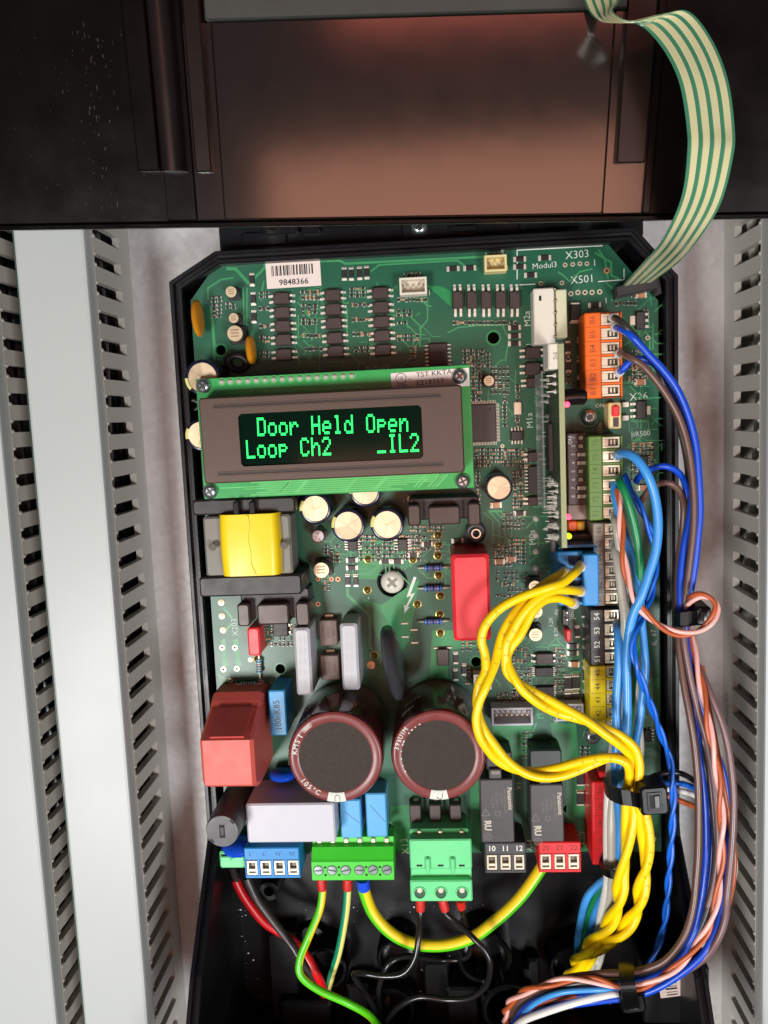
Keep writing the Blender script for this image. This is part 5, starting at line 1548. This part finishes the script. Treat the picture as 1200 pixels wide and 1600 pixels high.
# --- brown and blue supply pairs from the orange terminals
G1 = 'brown and blue wires from the orange terminals'
TIEW = 20
wire('dark brown wire leaving the top way of the orange terminals', W_DK, [(957, 496, 11), (966, 500, 17), (985, 518, 19), (1008, 548, 16), (1030, 580, 14), (1045, 620, 13), (1060, 660, 13), (1072, 710, 13), (1077, 760, 14), (1078, 830, 15), (1072, 900, 17), (1068, 960, 19), (1064, 1010, 20), (1072, 1070, 21), (1088, 1130, 22), (1104, 1175, 23), (1112, 1240, 24), (1118, 1320, 25), (1112, 1390, 27), (1090, 1455, 29), (1050, 1505, 29), (990, 1532, 28), (900, 1536, 27), (830, 1560, 21), (800, 1590, 10)], 1.02, group=G1, ferrule=FP)
wire('blue wire leaving the second way of the orange terminals', W_BLUE, [(960, 511, 11), (970, 514, 17), (988, 526, 20), (1012, 552, 20), (1038, 580, 20), (1058, 608, 20), (1074, 644, 20), (1086, 688, 20), (1091, 732, 20), (1094, 796, 20), (1091, 834, 20), (1086, 881, 20), (1078, 930, 20), (1072, 962, 20), (1072, 1000, 20), (1080, 1045, 21), (1095, 1105, 21), (1112, 1160, 22), (1128, 1200, 22), (1136, 1245, 22), (1139, 1300, 23), (1134, 1370, 26), (1128, 1415, 28), (1116, 1458, 30), (1092, 1498, 31), (1042, 1536, 30), (992, 1556, 28), (920, 1566, 27), (850, 1578, 22), (806, 1604, 8)], 1.02, group=G1, ferrule=FP)
wire('brown wire leaving the fourth way of the orange terminals', W_BRN, [(966, 553, 11), (975, 553, 17), (990, 562, 20), (1006, 573, 20), (1028, 598, 20), (1050, 631, 20), (1067, 668, 20), (1078, 714, 20), (1084, 770, 20), (1084, 820, 20), (1079, 870, 20), (1072, 925, 20), (1066, 962, 20), (1061, 1000, 21), (1067, 1060, 23), (1078, 1120, 25), (1086, 1172, 26), (1091, 1240, 27), (1091, 1320, 28), (1088, 1370, 29), (1082, 1422, 30), (1067, 1466, 31), (1041, 1499, 31), (1012, 1513, 30), (980, 1519, 29), (930, 1522, 28), (870, 1532, 26), (815, 1560, 20), (795, 1586, 10)], 1.02, group=G1, ferrule=FP)
wire('blue wire leaving the fifth way of the orange terminals', W_BLUE, [(967, 582, 11), (974, 576, 16), (985, 564, 16), (1004, 561, 16), (1026, 572, 16), (1046, 600, 16), (1064, 640, 16), (1078, 690, 16), (1084, 740, 16), (1079, 800, 17), (1068, 858, 18), (1063, 909, 19), (1064, 957, 20), (1068, 1002, 20), (1078, 1050, 22), (1088, 1130, 23), (1094, 1190, 24), (1101, 1240, 25), (1104, 1310, 26), (1101, 1370, 28), (1093, 1422, 29), (1080, 1466, 30), (1050, 1508, 30), (1014, 1525, 29), (968, 1534, 28), (890, 1546, 27), (830, 1568, 22), (802, 1596, 8)], 1.02, group=G1, ferrule=FP)
wire('thin blue wire arching over from the green terminals into the right bundle', W_BLUE, [(994, 752, 9), (1002, 742, 12), (1014, 734, 16), (1035, 728, 18), (1056, 735, 17), (1070, 755, 15), (1074, 800, 13), (1068, 860, 14), (1064, 930, 16), (1064, 1000, 18), (1080, 1090, 19), (1103, 1180, 21), (1114, 1250, 23), (1113, 1320, 24), (1104, 1400, 26), (1084, 1455, 28), (1040, 1520, 28), (980, 1545, 27), (900, 1556, 25), (840, 1580, 18), (806, 1606, 6)], .95)
wire('dark brown wire arching over below the thin blue arch', W_BRN, [(1000, 785, 9), (1008, 774, 12), (1020, 760, 15), (1042, 754, 17), (1060, 765, 16), (1068, 790, 14), (1066, 830, 13), (1060, 880, 14), (1058, 960, 17), (1060, 1010, 20), (1068, 1055, 22), (1080, 1110, 22), (1096, 1150, 22), (1106, 1190, 22), (1116, 1260, 23), (1121, 1330, 24), (1114, 1400, 25), (1096, 1450, 27), (1060, 1500, 28), (1000, 1530, 28), (930, 1540, 26), (850, 1565, 20), (806, 1600, 6)], .98)
wire('purple brown wire on the far right of the cable bundle', W_PUR, [(1070, 985, 18), (1080, 1020, 19), (1096, 1052, 22), (1112, 1088, 25), (1130, 1136, 27), (1140, 1182, 28), (1146, 1240, 29), (1145, 1300, 30), (1141, 1350, 31), (1136, 1400, 32), (1133, 1435, 32), (1122, 1467, 32), (1104, 1493, 31), (1078, 1513, 30), (1040, 1530, 29), (990, 1540, 27)], 1.02)
wire('purple brown wire beside the blue ones in the middle of the bundle', W_PUR, [(1066, 975, 22), (1070, 1010, 23), (1080, 1065, 24), (1092, 1115, 25), (1102, 1150, 26), (1110, 1190, 26), (1117, 1240, 26), (1122, 1310, 26), (1117, 1370, 27), (1104, 1420, 28), (1080, 1470, 29), (1040, 1512, 28), (985, 1532, 26)], .95)
# --- orange and pink twisted pair with its loop round the cable tie
ctr1 = pathpx([(967, 764, 15), (970, 806, 18), (972, 852, 20), (979, 899, 22), (992, 937, 24), (1011, 961, 25), (1035, 980, 26), (1061, 990, 27), (1089, 987, 28), (1110, 972, 29), (1120, 950, 28), (1112, 936, 27), (1095, 930, 26), (1080, 936, 24), (1073, 950, 20), (1073, 968, 17), (1078, 990, 18), (1088, 1035, 22), (1100, 1090, 26), (1110, 1150, 29), (1118, 1190, 30), (1125, 1240, 31), (1128, 1300, 32), (1126, 1357, 32), (1120, 1404, 33), (1108, 1448, 34), (1092, 1472, 34), (1067, 1503, 34), (1028, 1530, 33), (994, 1543, 32), (963, 1541, 31), (925, 1531, 30), (886, 1531, 29), (850, 1540, 28), (815, 1552, 24), (792, 1574, 16), (790, 1604, 2)])
wire('orange strand of the pair that loops round the small cable tie', W_ORG, None, .68, raw=twist(ctr1, .62, 24, 0.3), group='orange and pink twisted pair')
wire('pink strand of the pair that loops round the small cable tie', W_PINK, None, .68, raw=twist(ctr1, .62, 24, 0.3 + math.pi), group='orange and pink twisted pair')
# extra orange strand behind it
wire('orange wire hugging the duct at the right of the bundle', W_ORG, [(1096, 1040, 20), (1104, 1090, 22), (1118, 1160, 23), (1132, 1240, 23), (1146, 1320, 25), (1146, 1370, 26), (1138, 1410, 26), (1120, 1460, 26), (1080, 1505, 26), (1020, 1536, 26), (950, 1556, 25), (880, 1558, 25), (830, 1574, 20), (804, 1604, 6)], .85)
wire('white wire running at the bottom edge of the bundle into the tube', W_WHT, [(1108, 1262, 18), (1122, 1300, 20), (1146, 1340, 23), (1140, 1390, 22), (1118, 1440, 22), (1080, 1490, 22), (1030, 1530, 23), (985, 1548, 25), (950, 1554, 29), (900, 1566, 29), (850, 1582, 26), (815, 1596, 20), (800, 1612, 8)], 1.1)
wire('light blue wire in the lower bundle between the orange and white', W_LB, [(1007, 1528, 22), (980, 1544, 26), (930, 1546, 29), (880, 1550, 28), (845, 1562, 25), (822, 1580, 20), (806, 1606, 6)], .85)
# --- light blue, green, white and thin blue pair in the middle
wire('thick light blue wire arching out from the olive terminals', W_LB, [(964, 713, 11), (972, 708, 18), (986, 711, 22), (1000, 724, 24), (1013, 745, 25), (1023, 775, 25), (1028, 815, 25), (1025, 858, 25), (1013, 899, 25), (1001, 934, 25), (989, 961, 24), (982, 995, 23), (979, 1040, 22), (980, 1090, 22), (979, 1140, 22), (972, 1190, 22), (966, 1240, 22), (968, 1290, 21), (966, 1340, 20), (955, 1380, 16), (938, 1410, 12), (926, 1440, 9), (922, 1475, 5), (918, 1510, -4)], 1.35, ferrule=FP)
wire('light blue wire crossing behind the thick one beside the green wire', W_LB, [(960, 756, 11), (961, 775, 13), (968, 808, 14), (979, 845, 15), (993, 890, 17), (1000, 930, 18), (1003, 974, 19), (1007, 1020, 20), (1008, 1045, 20), (1004, 1090, 20), (997, 1140, 20), (988, 1185, 19), (978, 1230, 18), (966, 1300, 17), (958, 1360, 16), (935, 1382, 14), (916, 1405, 12), (906, 1448, 8), (902, 1482, 4), (902, 1515, -5)], 1.2)
wire('light blue wire coming straight down from the black terminals', W_LB, [(964, 976, 11), (966, 984, 17), (967, 1002, 19), (967, 1040, 20), (963, 1100, 20), (964, 1150, 20), (962, 1200, 20), (964, 1250, 20), (967, 1300, 20), (962, 1345, 18), (950, 1400, 14), (934, 1440, 9), (926, 1480, 3), (922, 1515, -5)], 1.4, ferrule=FP)
wire('green wire running down between the blue wires', W_GRN, [(966, 745, 11), (969, 754, 18), (980, 779, 20), (992, 824, 20), (999, 871, 19), (1000, 920, 17), (997, 970, 15), (994, 1012, 14), (991, 1040, 14), (987, 1080, 14), (982, 1150, 14), (972, 1240, 14), (962, 1330, 14), (944, 1376, 13), (925, 1414, 10), (915, 1448, 7), (912, 1480, 3), (910, 1515, -5)], 1.2)
ctr2 = pathpx([(974, 742, 11), (984, 762, 13), (999, 791, 14), (1014, 824, 14), (1022, 852, 14), (1024, 890, 15), (1018, 927, 16), (1008, 952, 18), (994, 984, 24), (989, 1012, 26), (994, 1040, 27), (1008, 1078, 26), (1022, 1116, 24), (1036, 1156, 22), (1047, 1190, 21), (1052, 1240, 22), (1050, 1300, 22), (1045, 1370, 21), (1041, 1422, 20), (1035, 1456, 19), (1022, 1492, 20), (1005, 1524, 22), (985, 1545, 20)])
for k in (0, 1):
    wire(('first strand of the twisted thin blue pair crossing the board edge', 'second strand of the twisted thin blue pair crossing the board edge')[k], W_MB, None, .62, raw=twist(ctr2, .55, 19, k * math.pi), group='twisted thin blue pair')
wire('pale grey cable running down past the taupe terminals', W_GREY, [(961, 851, 11), (962, 862, 15), (966, 881, 17), (972, 927, 18), (977, 974, 19), (973, 1020, 18), (970, 1080, 16), (960, 1150, 15), (956, 1200, 18), (957, 1240, 19), (956, 1290, 20), (956, 1340, 20), (957, 1370, 20), (951, 1410, 17), (938, 1450, 12), (930, 1487, 6), (922, 1520, -4)], 1.4, ferrule=(M_SLEEVE, 1.6, 2.5))
wire('short pale grey wire in the lowest olive way', W_GREY, [(960, 806, 11), (961, 815, 15), (964, 832, 16), (970, 870, 15), (978, 920, 14), (985, 980, 13), (990, 1060, 12), (998, 1130, 12), (1000, 1180, 13), (990, 1240, 14), (975, 1320, 14), (966, 1380, 13), (955, 1430, 9), (940, 1490, 3), (930, 1520, -5)], 1.2, ferrule=(M_SLEEVE, 1.5, 2.2))
wire('white wire hanging straight down under the second cable tie', W_WHT, [(956, 1180, 15), (952, 1230, 18), (950, 1290, 18), (950, 1340, 18), (950, 1380, 18), (942, 1420, 15), (936, 1455, 10), (930, 1500, 2)], 1.5)
for k, (lab_, m_, pts) in enumerate((('black wire of the short cable leaving the big tie to the right', W_BLK, [(1000, 1230, 15), (1012, 1218, 18), (1032, 1209, 20), (1058, 1207, 20), (1082, 1218, 19), (1106, 1242, 17), (1122, 1280, 12), (1128, 1330, 8)]), ('blue wire of the short cable leaving the big tie to the right', W_MB, [(1000, 1234, 15), (1022, 1226, 18), (1054, 1223, 19), (1084, 1231, 18), (1106, 1252, 16), (1122, 1290, 11), (1130, 1340, 7)]),
                                     ('white wire of the short cable leaving the big tie to the right', W_WHT, [(1000, 1240, 14), (1034, 1233, 17), (1058, 1235, 18), (1084, 1242, 17), (1104, 1260, 15), (1116, 1300, 10), (1122, 1350, 6)]), ('orange wire of the short cable leaving the big tie to the right', W_ORG, [(1000, 1246, 14), (1040, 1243, 16), (1062, 1251, 17), (1086, 1261, 16), (1102, 1276, 14), (1112, 1310, 9), (1116, 1360, 6)]))):
    wire(lab_, m_, pts, .85, group='short four wire cable')

# --- yellow wires: four strands from the blue block, twisted in two pairs
YW = 1.3
pa_ = pathpx([(776, 1035, 31), (756, 1066, 33), (746, 1100, 33), (748, 1132, 33), (762, 1160, 33), (790, 1192, 32), (830, 1209, 31), (875, 1206, 30), (925, 1190, 30), (965, 1184, 30), (984, 1200, 29), (982, 1225, 28), (984, 1250, 27), (983, 1285, 27), (978, 1330, 26), (971, 1370, 25), (966, 1408, 23), (953, 1441, 19), (927, 1472, 14), (904, 1500, 8), (890, 1530, -2), (886, 1566, -10)])
pb_ = pathpx([(778, 1040, 31), (800, 1060, 32), (832, 1086, 32), (872, 1108, 31), (915, 1126, 31), (955, 1148, 31), (983, 1168, 30), (993, 1195, 29), (994, 1230, 28), (1001, 1260, 27), (1008, 1300, 27), (1010, 1340, 26), (1003, 1385, 25), (993, 1425, 22), (967, 1462, 18), (938, 1478, 13), (914, 1504, 7), (902, 1532, -3), (896, 1568, -11)])
STA = [[(908, 884, 19), (900, 893, 26), (884, 908, 29), (858, 918, 31), (822, 930, 31), (790, 945, 31), (764, 968, 31), (752, 995, 31), (757, 1016, 31)], [(882, 894, 19), (872, 900, 25), (846, 916, 27), (812, 948, 28), (790, 980, 29), (780, 1008, 30)],
       [(908, 924, 19), (898, 923, 25), (868, 922, 28), (840, 936, 30), (818, 958, 31), (802, 985, 31), (790, 1012, 31)], [(896, 943, 19), (886, 939, 24), (862, 934, 26), (838, 948, 28), (822, 975, 29), (806, 1004, 30), (792, 1022, 30)]]
YELLOW = []
for k in range(4):
    core = twist(pa_ if k in (0, 1) else pb_, 1.22, (56, 56, 50, 50)[k], (0, math.pi, .6, .6 + math.pi)[k], 27, (.58, .58, .5, .5)[k])
    lead = smooth_path(pathpx(STA[k]) + [core[4]], 1.0)
    raw = smooth_path(lead[::4] + core[8::5], 1.0)
    yo = wire(('yellow wire from the top opening of the blue block, looping widest over the red box', 'yellow wire from the second opening of the blue block, twisted with the widest looping one', 'yellow wire from the third opening of the blue block, crossing to the upper twisted pair', 'yellow wire from the lowest opening of the blue block, in the upper twisted pair')[k],
         W_YEL, None, YW, raw=raw, ferrule=(M_SLEEVE, 1.65, 2.4), group='yellow wires from the blue block')
    YELLOW.append((yo, raw))

# --- mains and motor wires in the tray
wire('black mains wire with red sleeve beside it entering the left tube', W_DK, [(386, 1372, 2), (392, 1386, 2), (401, 1404, 2), (429, 1442, 3), (457, 1478, 4), (470, 1500, 5), (486, 1520, 4), (498, 1540, -2), (506, 1560, -9)], 1.35)
wire('red sleeved wire twisting behind the dark mains wire', W_RED, [(368, 1374, 0), (373, 1386, 0), (386, 1408, 0), (412, 1440, 0), (440, 1458, 0), (458, 1470, 1), (476, 1489, 3), (494, 1520, 4), (504, 1542, 0), (508, 1562, -9)], 1.5)
wire('short black lead between the small green plug and the red sleeve', W_DK, [(362, 1354, 3), (366, 1366, 1), (371, 1380, 0)], 1.15)
FR = (M_RFER, 1.55, 3.2)
wire('thin green and yellow earth wire bending left over the tube', W_GY, [(502, 1376, 9), (504, 1390, 9), (500, 1420, 10), (484, 1460, 12), (469, 1498, 13), (470, 1524, 14), (497, 1546, 14), (543, 1567, 14), (575, 1585, 11), (592, 1604, 3)], 1.25, stripe=W_GYY, ferrule=FR, turns=.5, group='green and yellow earth wires')
wire('thin green and yellow earth wire hanging straight into the left tube', W_TEAL, [(543, 1376, 9), (543, 1390, 9), (540, 1427, 9), (530, 1483, 8), (519, 1520, 4), (510, 1552, -8)], 1.25, stripe=wm('pale_yellow', (226, 214, 120)), ferrule=FR, turns=.0, group='green and yellow earth wires')
wire('thick green and yellow earth wire swinging in a wide curve to the red terminals', W_GY, [(567, 1376, 9), (569, 1392, 8), (583, 1427, 7), (610, 1457, 7), (645, 1474, 7), (692, 1477, 7), (737, 1465, 7), (775, 1438, 6), (812, 1403, 4), (842, 1362, 2), (860, 1330, 0)], 1.95, stripe=W_GYY, ferrule=(M_BFER, 2.2, 3.4), turns=0.0, group='green and yellow earth wires')
wire('black wire from the left way of the mint plug folding back under itself', W_BLK, [(657, 1408, 11), (657, 1428, 11), (654, 1465, 14), (648, 1498, 15), (630, 1521, 15), (600, 1525, 14), (570, 1521, 13), (553, 1522, 10), (562, 1540, 8), (578, 1562, 5), (592, 1590, 0), (600, 1612, -6)], 1.0, ferrule=FR)
wire('black wire from the middle way of the mint plug curving out to the right', W_BLK, [(692, 1408, 11), (694, 1424, 11), (708, 1437, 12), (740, 1466, 16), (760, 1489, 17), (766, 1511, 17), (759, 1540, 15), (735, 1559, 13), (700, 1562, 11), (655, 1558, 10), (622, 1574, 8), (604, 1596, 2)], .95, ferrule=FR)
wire('black wire from the right way of the mint plug running behind the earth wire', W_BLK, [(720, 1408, 10), (722, 1424, 8), (729, 1445, 4), (736, 1472, 1), (728, 1496, -2), (690, 1500, -3), (640, 1494, 3), (612, 1502, 6), (598, 1524, 6), (591, 1556, 4), (598, 1590, -4)], .95, ferrule=FR)


# faint printing on some insulation


def wire_print(ob, raw, s0, chars, h, r, step=2.0, ink=None):
    acc = 0.0; k = 0
    for i in range(1, len(raw) - 1):
        acc += (raw[i] - raw[i - 1]).length
        if acc >= s0 + k * step:
            if k >= len(chars): return
            t = (raw[i + 1] - raw[i - 1]).normalized(); n = Vector((0, 0, 1)) - t * t.z; n.normalize(); b = n.cross(t)
            if chars[k] != ' ':
                M = Matrix((t, b, n)).transposed().to_4x4(); M.translation = (raw[i] + n * (r + .03)) * S
                text(ob, chars[k], 0, 0, 0, 1, ink or mat('faint_wire_print', (176, 148, 14), .6), hmm=h, loc=(0, 0, 0), T=M, name='insulation_print')
            k += 1


for (ob, raw), st_, ch_ in zip(YELLOW, (34, 26, 30, 52), ('0 0 3  0 0 2 1', '0 0 2 1', '0 0 2 1  0 0 3', '1 0 5')):
    wire_print(ob, raw, st_, ch_, 1.1, YW)
    wire_print(ob, raw, st_ + 70, ch_, 1.0, YW)

# ================================================================== CABLE TIES
def tie(label, band, head, name='cable_tie'):
    """band: list of (pixel, pixel, w) along the strap; head: (x, y, w, sx, sy, sz, rz)"""
    x, y, w, sx, sy, sz, rz = head
    q = P(x, y, w)
    t = thing(name, label, 'cable tie', q, 'black cable ties')
    pts = smooth_path(pathpx(band[0]), .9); half = band[1] / 2
    mb = MB().m(M_TIE); rings = []; ax = Vector(band[2]).normalized()
    for k, p in enumerate(pts):
        tn = (pts[min(k + 1, len(pts) - 1)] - pts[max(0, k - 1)]).normalized(); n = tn.cross(ax).normalized()
        rings.append([p + ax * half + n * .5, p - ax * half + n * .5, p - ax * half - n * .5, p + ax * half - n * .5])
    mb.ringskin(rings, True, True)
    add_abs('strap', mb, t)
    hd = MB().m(M_TIE).box(-sx / 2, -sy / 2, -sz, sx / 2, sy / 2, 0, .6, .25)
    hd.box(-sx * .25, -sy * .3, -.1, sx * .25, sy * .3, .25, .1)
    h_ = add('head', hd, t, q, rz)
    sl = MB().m(M_DARK).box(-sx * .18, -sy * .22, .25, sx * .18, sy * .22, .29, 0).m(mat('tie_pawl', (52, 52, 54), .25)).box(-sx * .02, -sy * .2, .29, sx * .15, sy * .2, .7, .1)
    add('slot', sl, h_, q, rz)
    return t


tie('black cable tie with large square head round the yellow and blue wires', ([(1010, 1256, 30), (985, 1247, 34), (968, 1244, 33), (952, 1236, 27), (946, 1226, 18), (955, 1224, 11), (990, 1228, 10), (1008, 1236, 14)], 4.6, (-.12, 1, 0)), (1023, 1252, 35, 8.2, 9.0, 7, math.radians(4)))
tie('plain black cable tie round the white wires below the large one', ([(975, 1362, 22), (966, 1367, 25), (950, 1364, 24), (940, 1356, 18), (944, 1348, 12), (970, 1350, 10), (978, 1357, 14)], 2.6, (-.2, 1, 0)), (980, 1352, 14, 3.6, 4.2, 4, 0))
tie('small black cable tie inside the orange and pink loop', ([(1092, 964, 24), (1075, 967, 25.5), (1060, 968, 24), (1053, 968, 18), (1056, 966, 11), (1075, 966, 10), (1088, 965, 14)], 4.2, (0, 1, 0)), (1099, 963, 25, 5.0, 6.0, 9, 0))
tie('black cable tie round the bundle entering the tray, tail sticking out', ([(988, 1576, 30), (984, 1556, 38), (980, 1535, 38.5), (979, 1515, 34), (978, 1505, 26), (980, 1512, 18), (984, 1545, 16), (988, 1572, 20)], 4.4, (1, .08, 0)), (990, 1570, 31, 7.6, 6.4, 7, math.radians(8)))
